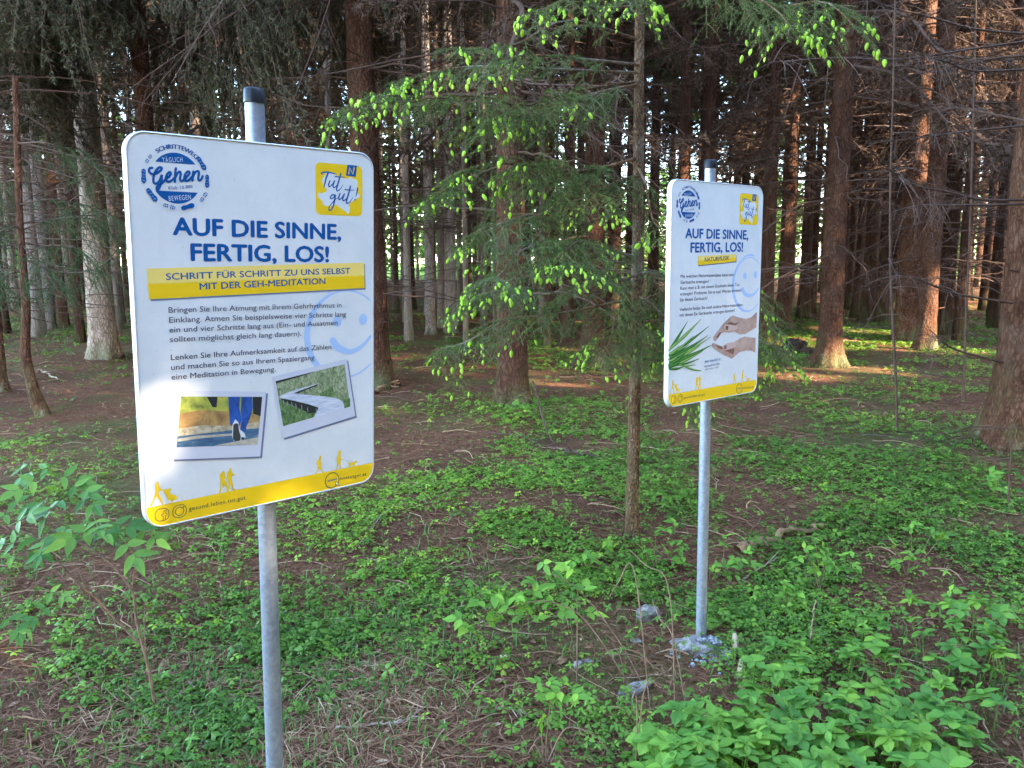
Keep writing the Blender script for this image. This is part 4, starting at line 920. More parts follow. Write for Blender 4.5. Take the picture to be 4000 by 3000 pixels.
rg = np.random.default_rng(21); mbn, mbw = MB(), MB(); b = np.array(root.location)
for pts in ([(95, 1000), (180, 960), (300, 970), (330, 1020)], [(80, 900), (200, 860), (330, 850), (480, 900)], [(85, 1060), (20, 1080), (-60, 1150)], [(70, 800), (190, 780), (330, 800), (440, 850)], [(90, 1010), (220, 1060), (380, 1050), (470, 960)], [(70, 700), (0, 720), (-90, 780)], [(80, 880), (10, 900), (-80, 960)], [(90, 960), (160, 1040), (230, 1140)], [(65, 560), (190, 560), (330, 620), (420, 700)]):
    path = np.array([at_y(*q, Yb - .25 * i * rg.uniform(-.5, 1)) for i, q in enumerate(pts)]) - b
    fr = frond(rg, path, .42, 9, .9, 4, .25); add_wood(mbw, fr); needles(mbn, rg, fr["twigs"], 260, .022, .004)
link("needle_sprays", mbn.mesh("needle_sprays", NEEDLE), root); link("branches", mbw.mesh("branches", TWIG), root)

# ------------------------------------------------------------------ the young spruce with the fresh light green shoots
rg = np.random.default_rng(5); yb = hit(2466, 2112); yb[2] = float(gz(yb[0], yb[1])); YY = yb[1]
ys = thing("young_spruce", "thin young spruce left of the far board, hung with bright fresh green shoots", "tree", tuple(yb))
topx = at_y(2506, -500, YY) - yb
me, ax = trunk_mesh("trunk", rg, 5.0, .037, BARK_YOUNG, lean=((at_y(2502, 0, YY) - yb)[0] / (at_y(2502, 0, YY) - yb)[2], 0), bend=.03, flare=1.35, k=16, rings=60, top=.45, stubs=26)
link("trunk", me, ys)
c2 = lambda x, y: (1300 + .6329 * x, .6329 * y)
FR = [  # pixel path, depth change along it (towards the viewer negative), side length, sides, shoots at the outer part
    ([c2(1850, 510), c2(1660, 592), c2(1440, 635), c2(1160, 682), c2(1020, 720)], -.45, .34, 12, .5),
    ([c2(1850, 500), c2(1500, 560), c2(1150, 590), c2(850, 590), c2(600, 600), c2(300, 655), c2(20, 740)], -1.0, .42, 20, .55),
    ([c2(1845, 520), c2(1600, 600), c2(1300, 640), c2(1050, 680), c2(900, 740)], -.6, .36, 13, .3),
    ([c2(1838, 965), c2(1550, 1070), c2(1250, 1000), c2(950, 1060), c2(740, 1120), c2(620, 1230)], -.7, .38, 15, .5),
    ([c2(1838, 975), c2(1600, 1030), c2(1400, 1000), c2(1250, 1040), c2(1080, 1180)], -.5, .36, 12, .55),
    ([c2(1830, 1290), c2(1500, 1330), c2(1250, 1340), c2(1060, 1400), c2(930, 1500)], -.55, .38, 14, .25),
    ([c2(1830, 1200), c2(1600, 1180), c2(1400, 1200), c2(1330, 1310)], -.3, .34, 10, .25),
    ([c2(1835, 1080), c2(1700, 1150), c2(1640, 1250), c2(1720, 1330)], -.5, .25, 8, .5),
    ([c5(1850, 40), c5(1500, 10), c5(1200, 30), c5(1050, 80), c5(960, 140)], -.85, .36, 16, .75),
    ([c5(1850, 10), c5(1650, -60), c5(1500, -40), c5(1380, 20)], -.7, .30, 11, .6),
    ([c5(1850, 120), c5(1700, 110), c5(1560, 60), c5(1450, 90)], -.8, .30, 12, .7),
    ([c5(1845, 180), c5(1500, 160), c5(1200, 160), c5(950, 230), c5(760, 330)], -.2, .36, 13, .35),
    ([c5(1845, 260), c5(1400, 330), c5(1000, 420), c5(800, 470), c5(640, 580)], -.3, .34, 14, .5),
    ([c5(1855, 240), c5(1960, 330), c5(2030, 480), c5(2040, 640)], -.3, .28, 10, .6),
    ([c5(1850, 330), c5(1760, 400), c5(1680, 520), c5(1640, 620)], -.4, .28, 11, .6),
    ([c5(1855, 400), c5(1950, 470), c5(1960, 560), c5(1990, 680)], -.25, .26, 9, .6),
    ([c5(1850, 120), c5(1940, 100), c5(2000, 200), c5(2040, 320)], .2, .28, 9, .55),
    ([c2(1845, 40), c2(1640, 85), c2(1500, 60), c2(1350, 50), c2(1230, 80)], -.9, .17, 8, .75),
    ([c2(1850, -40), c2(1800, -50), c2(1760, -20), c2(1900, 10)], -.7, .24, 8, .8),
    ([c2(1850, 250), c2(1450, 230), c2(1150, 260), c2(950, 270), c2(740, 300)], -.9, .16, 9, .8),
    ([c2(1855, 400), c2(1450, 360), c2(1200, 370), c2(1060, 390), c2(920, 440)], -.9, .16, 8, .75),
    ([c2(1855, 450), c2(1300, 440), c2(900, 470), c2(640, 470), c2(330, 520)], -.8, .16, 11, .8),
    ([c2(1860, 1030), c2(1910, 1180), c2(1980, 1380), c2(2010, 1430), c2(2060, 1480)], -.5, .16, 6, .8),
    ([(2474, 1180), (2700, 1110), (2900, 1120), (3010, 1180), (3040, 1330)], .15, .30, 11, .7),
    ([(2474, 1260), (2720, 1230), (2930, 1290), (3040, 1370), (3060, 1450)], .1, .30, 11, .7),
    ([(2470, 1370), (2560, 1440), (2660, 1520), (2750, 1600)], -.1, .26, 10, .6),
    ([(2470, 1400), (2700, 1430), (2900, 1480), (2990, 1530)], .3, .26, 9, .4),
    ([(2490, -80), (2800, -60), (3080, 0), (3220, 40), (3360, 130)], -.9, .34, 14, .3),
    ([(2490, -120), (2750, -80), (2980, 20), (3100, 120)], -1.0, .32, 12, .5),
]
for pts, dd, sl_, ns, ps in FR:
    n = len(pts); path = np.array([at_y(*q, YY + dd * (i / (n - 1)) ** .9) for i, q in enumerate(pts)]) - yb
    path[0] = ax(path[0][2]); path[1:-1] += rg.normal(0, .035, path[1:-1].shape)
    fr = frond(rg, path, sl_ * 1.0, ns, .42, 5, .12, .85, .20, .0085)
    mbw = MB(); add_wood(mbw, fr, 4); br = link("branch", mbw.mesh("branch", BARK_YOUNG), ys)
    mbn = MB(); needles(mbn, rg, fr["twigs"], 380, .017, .0023, .7); link("needles", mbn.mesh("needles", NEEDLE_YOUNG), br)
    n1 = 2 * ns; sel = np.where(rg.uniform(0, 1, n1) < np.clip(.75 * ps * (fr["s"][:n1] * 1.9 - .5), 0, .9))[0]
    tw = fr["twigs"]; tp, td = [], []
    for i_ in sel:                                                    # a cluster of shoots along the end of one side twig
        sub = tw[n1 + i_ * 5: n1 + i_ * 5 + 5]
        for q_ in (.55, .72, .86, 1.0): k_ = q_ * 5; a_ = min(int(k_), 4); tp.append(tw[i_, a_] * (1 - k_ + a_) + tw[i_, a_ + 1] * (k_ - a_)); td.append(tw[i_, 5] - tw[i_, 3])
        for b_ in sub:
            if rg.uniform() < .55: tp.append(b_[-1]); td.append(b_[-1] - b_[-2])
    if tp:
        tp = np.array(tp); td = nrm(np.array(td)); tp = tp + rg.normal(0, .006, tp.shape); td = nrm(td * .4 + np.array([0, 0, -.75]) + rg.normal(0, .3, td.shape))
    if len(tp):
        mbs = MB(); scatter(mbs, SHOOT_V * np.array([.95, .95, 1]), SHOOT_F, tp, basis_from_z(td, rg), rg.uniform(.012, .038, len(tp)), rg.uniform(0, 1, len(tp)))
        link("fresh_sprays", mbs.mesh("fresh_sprays", SHOOT, True), br)

# long sagging dead limbs of the massive right-hand trunk
rt = [o for o in C.objects if o.get("label", "").startswith("massive reddish")][0]; bR = np.array(rt.location); YR = bR[1]
c3 = lambda x, y: (2700 + .6027 * x, .6027 * y); rg = np.random.default_rng(8)
for pts, dd in (([c3(2180, 210), c3(1850, 190), c3(1550, 110), c3(1300, 50), c3(1100, -20)], -1.2), ([c3(2170, 235), c3(1800, 320), c3(1350, 385), c3(950, 375), c3(640, 395), c3(500, 405)], -1.6),
                ([c3(2160, 340), c3(1950, 380), c3(1680, 450), c3(1450, 480)], -.9), ([c3(2160, 430), c3(1850, 460), c3(1650, 400), c3(1480, 350)], -1.4),
                ([c3(2120, 1290), c3(1900, 1295), c3(1650, 1240), c3(1450, 1200), c3(1260, 1080)], -1.5), ([c3(2120, 1320), c3(1700, 1330), c3(1480, 1330), c3(1250, 1390)], -.8),
                ([c3(2100, 800), c3(1800, 850), c3(1500, 890), c3(1150, 930)], -1.2), ([c3(2100, 780), c3(1850, 720), c3(1600, 690)], .8), ([c6(1960, 310), c6(1700, 240), c6(1450, 140), c6(1300, 110)], -.9), ([c6(1880, 700), c6(1700, 600), c6(1550, 480)], -.6)):
    n = len(pts); P = np.array([at_y(*q, YR - .2 + dd * i / (n - 1)) for i, q in enumerate(pts)]) - bR; P[0] = P[0] * .6 + np.array([0, 0, P[0][2]]) * .4
    P = catmull(P, 20); mbw = MB(); V, F = tubes(P[None], np.linspace(.011, .0028, 20)[None], 6); mbw.add(V, F)
    k = 34; q = rg.integers(6, 19, k); D = nrm(nrm(P[np.minimum(q + 1, 19)] - P[q]) * .9 + rg.normal(0, .5, (k, 3))); L = rg.uniform(.08, .45, (k, 1, 1)); t5 = np.linspace(0, 1, 5)[None, :, None]
    Q = P[q][:, None, :] + D[:, None, :] * L * t5 + np.array([0, 0, -.35]) * L * t5 ** 2; V, F = tubes(Q, np.tile(np.linspace(.003, .001, 5), (k, 1)), 3); mbw.add(V, F)
    link("dead_limb", mbw.mesh("dead_limb", TWIG), rt)

# ------------------------------------------------------------------ the wood behind: unnamed trunks, one object each
rg = np.random.default_rng(77); cnt = 0; tries = 0
while cnt < 255 and tries < 6000:
    tries += 1; Yd = 15 + 30 * rg.uniform() ** 1.25; Xd = rg.uniform(-.72, .72) * Yd
    pxx = 2000 + Xd / Yd * FPX
    if any((Xd - a_) ** 2 + (Yd - b_) ** 2 < (.72 + .012 * Yd) ** 2 for a_, b_ in used_xy): continue
    if 3050 < pxx < 3900 and 32 < Yd and rg.uniform() < .5: continue
    if 1900 < pxx < 2200 and Yd < 13 or (abs(pxx - 3400) < 260 and Yd < 20): continue            # the wood is thinner towards the clearing
    left = pxx < 1900
    lab, grp = (("slender spruce far back in the wood on the left half, one of many alike", "slender far spruces on the left") if left else ("dark spruce far back in the wood on the right half, one of many alike", "dark far spruces on the right"))
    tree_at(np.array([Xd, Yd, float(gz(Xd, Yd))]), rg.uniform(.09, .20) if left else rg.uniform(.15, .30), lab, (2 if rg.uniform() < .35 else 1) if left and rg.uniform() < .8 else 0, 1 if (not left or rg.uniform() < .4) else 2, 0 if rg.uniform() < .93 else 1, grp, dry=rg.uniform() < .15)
    cnt += 1

# bright broadleaf edge beyond the clearing and an added unseen wood behind the viewer for shade (uncountable masses)
def leaf_mass(name, label, boxes, n, size, material, seed, holes=()):
    rg = np.random.default_rng(seed); mb = MB(); Vq = np.array([[-.5, 0, 0], [0, -.22, .05], [.5, 0, 0], [0, .22, .05]])
    for (cx, cy, cz, rx, ry, rz) in boxes:
        k = int(n * rg.uniform(.7, 1.3)); d = nrm(rg.normal(size=(k, 3))); r = rg.uniform(.35, 1, (k, 1)) ** .6
        pos = np.array([cx, cy, cz]) + d * r * np.array([rx, ry, rz])
        cl = nrm(rg.normal(size=(40, 3))) * rg.uniform(.5, 1, (40, 1)) * np.array([rx, ry, rz]) + np.array([cx, cy, cz]); pos = np.where(rg.uniform(size=(k, 1)) < .6, cl[rg.integers(40, size=k)] + rg.normal(0, .22 * min(rx, rz), (k, 3)), pos)
        for (hp, hr) in holes:
            v = pos - hp; tt = v @ SUN_DIR; dist = np.linalg.norm(v - tt[:, None] * SUN_DIR, axis=1); pos = pos[(dist > hr + .08) | (tt < 0)]
        k = len(pos); R = np.einsum('nij,njk->nik', rotz(rg.uniform(0, 6.28, k)), np.einsum('nij,njk->nik', rotx(rg.uniform(-1.5, 1.5, k)), roty(rg.uniform(-1.5, 1.5, k))))
        scatter(mb, Vq, np.array([[0, 1, 2, 3]]), pos, R, size * rg.uniform(.6, 1.4, k), rg.uniform(0, 1, k))
    o = link(name, mb.mesh(name, material)); return tag(o, label, "wood", kind="stuff")
rg = np.random.default_rng(3)
bx = []
for i in range(34):
    x = -95 + i * 5.8 + rg.normal(0, 1.5); bx.append((x, 92 + rg.normal(0, 5), rg.uniform(4, 6), 4.2, 3.5, rg.uniform(5, 8)))
leaf_mass("far_wood", "sunlit light green trees and bushes beyond the clearing", bx, 1500, .8, FARLEAF, 31)
bx = [(-66 + i * 3.1 + rg.normal(0, 1), 60 + rg.normal(0, 3), rg.uniform(3, 11), 2.6, 2.6, rg.uniform(4, 7)) for i in range(24)] + [(-10 + i * 2.6 + rg.normal(0, 1), 58 + rg.normal(0, 3), rg.uniform(13, 19), 2.6, 2.6, rg.uniform(4, 6)) for i in range(24)]
leaf_mass("distant_wood", "dark spruce foliage closing the back of the wood", bx, 900, .7, NEEDLE, 33)
HOLES = []  # gaps cut along sun rays so that chosen spots catch the sun
for px, py, r_ in ((545, 1280, .03), (575, 1740, .05), (600, 1960, .07), (760, 1850, .0)): HOLES.append((B1.c + B1.a * B1.uv([(px, py)])[0][0] + B1.v * B1.uv([(px, py)])[0][1], r_))
for px, py, r_, Yq in ((1062, 2270, .035, 2.05), (1058, 2060, .02, 2.05)): HOLES.append((at_y(px, py, Yq), r_))
for px, py, r_ in ((3300, 1440, .35), (3400, 1350, .8), (3200, 1352, .4), (2200, 1508, .10), (1850, 1465, .05), (1480, 1600, .05), (3130, 1570, .05)): HOLES.append((hit(px, py), r_))
for px, py, r_, Yq in ((3545, 1240, .5, 16), (3230, 1400, .25, 10.5), (3540, 330, 1.2, 15), (3480, 560, .8, 15), (2300, 150, .4, 20), (650, 60, .8, 20), (1080, 130, .6, 20), (420, 1150, .3, 19)): HOLES.append((at_y(px, py, Yq), r_))
bx = []
for i in range(30):  # rows of foliage out of view, added to block the sun
    az = SUN_AZ + math.radians(-62 + 124 * (i + .5) / 30); dist = rg.uniform(17, 23); ox, oy = -1.5, 8.0
    bx.append((ox + math.sin(az) * dist, oy + math.cos(az) * dist, rg.uniform(3.0, 5.0), 2.0, 2.0, rg.uniform(3.0, 4.0)))
    bx.append((ox + math.sin(az + .1) * (dist + 3), oy + math.cos(az + .1) * (dist + 3), rg.uniform(12, 17), 2.2, 2.2, rg.uniform(3.0, 4.0)))
    bx.append((ox + math.sin(az + .05) * (dist + 2), oy + math.cos(az + .05) * (dist + 2), rg.uniform(7.0, 9.5), 2.2, 2.2, rg.uniform(3.0, 4.0)))
leaf_mass("unseen_shade_wood", "unseen spruce foliage added behind the viewer to shade the boards", bx, 2600, .42, NEEDLE, 32, HOLES)

# ------------------------------------------------------------------ ground plants and litter
bm_ = lambda x, y: (1300 + .6329 * x, 2000 + .6329 * y); bl_ = lambda x, y: (.6027 * x, 2000 + .6027 * y); br_ = lambda x, y: (2700 + .6027 * x, 2000 + .6027 * y)

def wedge(rng, n, y0, y1, marg=.66):
    """points inside the view wedge, denser near the viewer"""
    y = y0 * np.exp(rng.uniform(0, 1, n) * math.log(y1 / y0)); x = rng.uniform(-marg, marg, n) * (y + .5); return x, y

_blobs = []                                                     # (x, y, radius, weight) patches of clover seen in the photograph
for px, py, r, wt in ((1750, 1750, 1.1, .8), (2050, 1850, 1.2, .8), (1850, 2000, .9, .9), (1650, 1900, .8, .7), (2150, 2050, .7, .8), (1980, 1660, 1.2, .6), (2700, 1780, .9, .6), (3000, 1700, 1.0, .5), (3250, 1760, .9, .8), (3500, 1820, .9, .7), (3050, 1900, .7, .7),
                      (3200, 2000, .7, .7), (2900, 2080, .55, .8), (3600, 2050, .6, .7), (3850, 2050, .6, .7), (2880, 2300, .35, .9), (3100, 2350, .35, .9), (3250, 2420, .3, .8), (2450, 2150, .6, .6), (2300, 2250, .45, .8), (2500, 2330, .35, .8), (2050, 2300, .5, .5), (1650, 2250, .55, .5), (1400, 2250, .5, .5),
                      (1500, 2100, .7, .5), (1150, 2350, .35, .5), (1200, 2500, .3, .55), (900, 2400, .3, .5), (650, 2200, .5, .45), (750, 2280, .4, .6), (150, 2500, .35, .5), (420, 2880, .25, .8), (900, 2900, .25, .8), (1130, 2900, .18, .9), (1350, 2500, .3, .45), (1700, 2600, .25, .35), (1250, 2750, .25, .5), (300, 1900, .6, .4), (200, 1750, .8, .35), (1700, 1350, 2.5, .5), (1100, 1300, 3, .5), (900, 1300, 3, .5), (350, 1260, 2.5, .9), (2300, 1340, 2, .5), (3400, 1330, 2.5, .6), (3750, 1500, 1.5, .5), (3100, 1450, 2.0, .4), (1950, 2930, .22, .5), (1700, 2850, .2, .4), (2300, 2800, .2, .3)):
    q = hit(px, py); _blobs.append((q[0], q[1], r, wt))
_bare = [(hit(px, py)[:2], r) for px, py, r in ((1500, 2880, .45), (2050, 2650, .40), (2600, 2560, .35), (1050, 1800, .9), (430, 1560, 1.3), (2900, 1640, .9), (3250, 1470, 1.6), (2100, 2480, .25), (3350, 2330, .22), (3880, 2950, .4), (1900, 2120, .2))]
def cover(x, y):
    c = np.zeros_like(x)
    for bx_, by_, r, wt in _blobs: c = np.maximum(c, 1.25 * wt * np.exp(-((x - bx_) ** 2 + (y - by_) ** 2) / (r * r)))
    c = c + np.where(x < -.1, .11, .30); c *= np.where(x < -.25, .62, 1.0); c *= .10 + 1.7 * np.clip((vnoise(x * 1.9, y * 1.9, 8) - .36) * 2.4, 0, 1) * (.5 + vnoise(x * 5, y * 5, 9))
    for (bb, r) in _bare: c *= 1 - .88 * np.exp(-((x - bb[0]) ** 2 + (y - bb[1]) ** 2) / (r * r))
    return np.clip(c, 0, 1)

# clover: three folded heart-shaped leaflets on a short stalk
def clover_template(rng):
    V, F = [], []
    for k in range(3):
        a = k * 2.094 + rng.uniform(-.15, .15); d = np.array([math.cos(a), math.sin(a), 0]); e = np.array([-d[1], d[0], 0]); t_ = rng.uniform(-.12, .05)
        n = len(V); pts = [(0.06, 0, 0), (.55, .38, -.10 + t_), (.98, .36, -.22 + t_), (.86, 0, -.05 + t_), (.98, -.36, -.22 + t_), (.55, -.38, -.10 + t_)]
        V += [d * u_ + e * v_ + np.array([0, 0, w_]) for u_, v_, w_ in pts]; F += [[n, n + 1, n + 2, n + 3], [n, n + 3, n + 4, n + 5]][::-1]
    F = [f[::-1] for f in F]
    return np.array(V), np.array(F)
rg = np.random.default_rng(12); mbc = MB(); N = 230000
x, y = wedge(rg, N, 1.35, 26); keep = rg.uniform(size=N) < cover(x, y) * np.clip(.35 + y / 6, 0, 1.0); x, y = x[keep], y[keep]; z = gz(x, y)
hgt = rg.uniform(.012, .06, len(x)) * (.6 + .8 * vnoise(x * 2, y * 2, 14)); szl = rg.uniform(.012, .024, len(x)) * np.exp(rg.normal(0, .3, len(x))) * (1 + np.clip(y - 7, 0, 20) * .09)
hue = np.clip(rg.normal(.50, .2, len(x)) + .55 * (vnoise(x * .9, y * .9, 15) - .5) + .25 * np.clip((x - .3) * .5, -.3, .6) * (y < 4.2), 0, 1)
tmp = [clover_template(rg) for _ in range(3)]; var = rg.integers(3, size=len(x))
for v_ in range(3):
    s_ = var == v_; k = s_.sum(); R = np.einsum('nij,njk->nik', rotz(rg.uniform(0, 6.28, k)), np.einsum('nij,njk->nik', rotx(rg.normal(.12, .3, k)), roty(rg.normal(0, .3, k))))
    scatter(mbc, tmp[v_][0], tmp[v_][1], np.c_[x, y, z + hgt][s_], R, szl[s_], hue[s_])
o = link("clover_carpet", mbc.mesh("clover_carpet", CLOVER)); tag(o, "carpet of small three-leaved green plants on the forest floor", "ground cover", kind="stuff")

# low seedlings with pointed leaves among the clover
rg = np.random.default_rng(19); N = 4200; x, y = wedge(rg, N, 1.5, 13); keep = rg.uniform(size=N) < (.05 + .3 * cover(x, y) + .3 * ((x > .1) & (y < 4.6))) * np.where(x < 0, .5, 1); x, y = x[keep], y[keep]; k = len(x)
tq = np.linspace(0, 1, 5); hw_ = np.array([.02, .30, .34, .2, 0.0]) * .62; SV = []; SF = []
for a_ in (0.2, 1.75, 3.4, 4.9):
    n = len(SV) * 0 + len(np.concatenate(SV)) if SV else 0; c_, s_ = math.cos(a_), math.sin(a_); zc = .16 * tq - .42 * tq ** 2
    mid_ = np.c_[tq, 0 * tq, zc]; le = np.c_[tq, hw_, zc + .2 * hw_]; ri = np.c_[tq, -hw_, zc + .2 * hw_]; Q = np.r_[mid_, le, ri] @ rotz(np.array([a_]))[0].T; SV.append(Q); i = np.arange(4) + n
    SF.append(np.r_[np.stack([i, i + 1, i + 6, i + 5], 1), np.stack([i, i + 10, i + 11, i + 1], 1)])
SV = np.concatenate(SV); SF = np.concatenate(SF); mbd = MB()
R = np.einsum('nij,njk->nik', rotz(rg.uniform(0, 6.28, k)), np.einsum('nij,njk->nik', rotx(rg.normal(.1, .3, k)), roty(rg.normal(0, .3, k))))
scatter(mbd, SV, SF, np.c_[x, y, gz(x, y) + rg.uniform(.02, .10, k)], R, rg.uniform(.014, .034, k), np.clip(rg.normal(.45, .3, k), 0, 1))
o = link("seedling_undergrowth", mbd.mesh("seedling_undergrowth", BERRY)); tag(o, "scattered low seedlings with pointed leaves between the clover", "undergrowth", kind="stuff")

# dry needles, straw and bits of twig
rg = np.random.default_rng(13); mbl = MB(); N = 110000; x, y = wedge(rg, N, 1.3, 22)
pale = .5 * np.exp(-((x + .55) ** 2 + (y - 2.3) ** 2) / .5 ** 2) + np.exp(-((x - hit(1450, 2650)[0]) ** 2 + (y - hit(1450, 2650)[1]) ** 2) / .45 ** 2) + np.exp(-((x - hit(600, 2750)[0]) ** 2 + (y - hit(600, 2750)[1]) ** 2) / .4 ** 2) + .6 * np.exp(-((x - hit(1900, 2220)[0]) ** 2 + (y - hit(1900, 2220)[1]) ** 2) / .4 ** 2)
th = rg.uniform(0, 6.28, N); L = rg.uniform(.02, .09, N) * (1 + y * .05) * (1 + 1.6 * (rg.uniform(size=N) < .08 + .3 * np.clip(pale, 0, 1))); wd = rg.uniform(.0007, .0017, N) * (1 + y * .12)
c0 = np.c_[x, y, gz(x, y) + rg.uniform(.002, .018, N)]; d = np.c_[np.cos(th), np.sin(th), rg.normal(0, .16, N)]; e = np.c_[-np.sin(th), np.cos(th), rg.normal(0, .3, N)]
bend = np.c_[rg.normal(0, .12, (N, 2)), np.zeros(N)]
a_ = c0 - d * L[:, None] / 2; b_ = c0 + d * L[:, None] / 2; m_ = c0 + bend * L[:, None] + np.array([0, 0, .004]); W = e * wd[:, None]
V = np.stack([a_, m_ - W, b_, m_ + W], 1).reshape(-1, 3)
mbl.add(V, np.arange(N * 4).reshape(-1, 4), np.repeat(np.clip(rg.beta(1.6, 2.4, N) * .8 + .35 * np.clip(pale, 0, 1), 0, 1), 4))
# bigger dead twigs strewn over the floor
k = 1500; x, y = wedge(rg, k, 2.2, 20); th = rg.uniform(0, 6.28, k); L = rg.uniform(.06, .42, k); d = np.c_[np.cos(th), np.sin(th), np.zeros(k)]; e = np.c_[-np.sin(th), np.cos(th), np.zeros(k)]; tt = np.linspace(-.5, .5, 6)
P = np.c_[x, y, np.zeros(k)][:, None, :] + d[:, None, :] * (L[:, None] * tt[None])[..., None] + e[:, None, :] * (L[:, None] * (rg.normal(0, .35, k)[:, None] * tt[None] ** 2 + rg.normal(0, .03, (k, 6))))[..., None]
P[..., 2] = gz(P[..., 0], P[..., 1]) + .006 + rg.uniform(0, .03, k)[:, None] * (1 - 2 * np.abs(tt))[None]
V, F = tubes(P, np.linspace(1, .5, 6)[None] * (rg.uniform(.0014, .0036, k) * (1 + .06 * y))[:, None], 4); mbl.add(V, F, np.repeat(rg.uniform(.3, .95, k), 24))
o = link("needle_litter", mbl.mesh("needle_litter", STRAW)); tag(o, "brown and straw-coloured litter of needles and bits of twig", "litter", kind="stuff")

# cones, bark flakes and curled dead leaves
rg = np.random.default_rng(23); N = 5200; x, y = wedge(rg, N, 1.35, 12); q = rg.uniform(0, 6.28, N)
FV = np.array([[-1, 0, 0], [-.4, -.42, .10], [.35, -.38, .16], [1, 0, .05], [.4, .40, .14], [-.45, .36, .08], [0, 0, -.02]]); FF = np.array([[0, 1, 6], [1, 2, 6], [2, 3, 6], [3, 4, 6], [4, 5, 6], [5, 0, 6]])
mbf = MB(); R = np.einsum('nij,njk->nik', rotz(q), rotx(rg.normal(0, .4, N))); scatter(mbf, FV, FF, np.c_[x, y, gz(x, y) + .006], R, rg.uniform(.006, .021, N) * (1 + y * .04), np.clip(rg.beta(1.5, 2.2, N), 0, 1))
o = link("bark_flakes", mbf.mesh("bark_flakes", STRAW)); tag(o, "brown bark flakes, cone scales and curled dead leaves on the ground", "litter", kind="stuff")

# grass
rg = np.random.default_rng(14); mbg = MB(); P_ = []
for px, py, r, n in ((1500, 2500, .35, 700), (1350, 2650, .35, 700), (950, 2400, .5, 500), (700, 2750, .3, 500), (1250, 2950, .25, 500), (350, 2650, .4, 400), (1600, 2420, .3, 400), (1230, 2150, .6, 400), (3950, 2620, .25, 500), (3800, 2750, .2, 350), (2250, 2400, .4, 300), (150, 2300, .6, 300), (320, 1280, 2.5, 900), (2900, 2650, .3, 200), (600, 1900, 1.2, 500), (3400, 2700, .3, 250), (900, 1250, 3.0, 500)):
    q = hit(px, py); P_.append(np.c_[rg.normal(q[0], r, n), rg.normal(q[1], r, n)])
P_ = np.concatenate(P_); P_ = P_[::2]; k = len(P_); L = rg.uniform(.03, .11, k) * (1 + np.clip(P_[:, 1] - 6, 0, 9) * .12); th = rg.uniform(0, 6.28, k); out = rg.uniform(.45, 1.25, k); wd = rg.uniform(.0012, .0028, k) * (1 + P_[:, 1] * .08)
d = np.c_[np.cos(th), np.sin(th), np.zeros(k)]; e = np.c_[-np.sin(th), np.cos(th), np.zeros(k)]; b0 = np.c_[P_, gz(P_[:, 0], P_[:, 1])]; up = np.array([0, 0, 1.0])
p1_ = b0 + up * (L * .55)[:, None] + d * (L * out * .2)[:, None]; p2_ = b0 + up * (L * (.95 - .4 * out))[:, None] + d * (L * out * .75)[:, None]; W = e * wd[:, None]
V = np.stack([b0 - W, b0 + W, p1_ + W * .8, p1_ - W * .8, p2_], 1).reshape(-1, 3); i5 = np.arange(k) * 5
rv = np.repeat(rg.uniform(0, 1, k), 5); mbg.add(V, np.stack([i5, i5 + 1, i5 + 2, i5 + 3], 1), rv); mbg.F.append((np.stack([i5 + 3, i5 + 2, i5 + 4], 1), 0))
o = link("grass_tufts", mbg.mesh("grass_tufts", GRASS)); tag(o, "thin green grass blades growing through the litter", "grass", kind="stuff")

# ---- leaves with a real outline
def leaflet(L, Wd, n=7, tip=1.0, serr=0.0, fold=.18, droop=.25, wide=.45, pt=0.0, rng=None):
    """one leaflet along +X, folded on its midrib and drooping to its tip"""
    t_ = np.linspace(0, 1, n); prof = np.sin(np.pi * t_ ** (math.log(.5) / math.log(wide))) ** .9 * (1 - pt * t_ ** 2); prof[0] = .02; prof[-1] = .0
    hw = Wd / 2 * prof * (1 + serr * (-1) ** np.arange(n)); zc = -droop * L * t_ ** 2
    Vm = np.c_[t_ * L, np.zeros(n), zc]; Vl = np.c_[t_ * L + serr * .05 * L * (-1) ** np.arange(n), hw, zc + fold * hw]; Vr = Vl * np.array([1, -1, 1])
    V = np.r_[Vm, Vl, Vr]; i = np.arange(n - 1)
    F = np.r_[np.stack([i, i + 1, i + 1 + n, i + n], 1), np.stack([i, i + 2 * n, i + 1 + 2 * n, i + 1], 1)]
    return V, F

def compound(mb, rng, base, R, spec, jit=.1):
    """spec: (angle, offset along the stalk, length, width); leaflets in the local XY plane"""
    for an, off, L, Wd, serr in spec:
        V, F = leaflet(L * rng.uniform(.9, 1.1), Wd * rng.uniform(.9, 1.1), 11, serr=serr, wide=.40 if serr > .05 or serr < .04 else .52, pt=.55 if serr > .05 or serr < .04 else .1, droop=rng.uniform(.0, .16), fold=rng.uniform(.05, .25))
        Q = rotz(np.array([an + rng.normal(0, jit)]))[0] @ roty(np.array([rng.normal(-.02, .14)]))[0]
        mb.add((V @ Q.T + np.array([off, 0, 0])) @ R.T + base, F, np.clip(rng.normal(.5, .22), 0, 1))

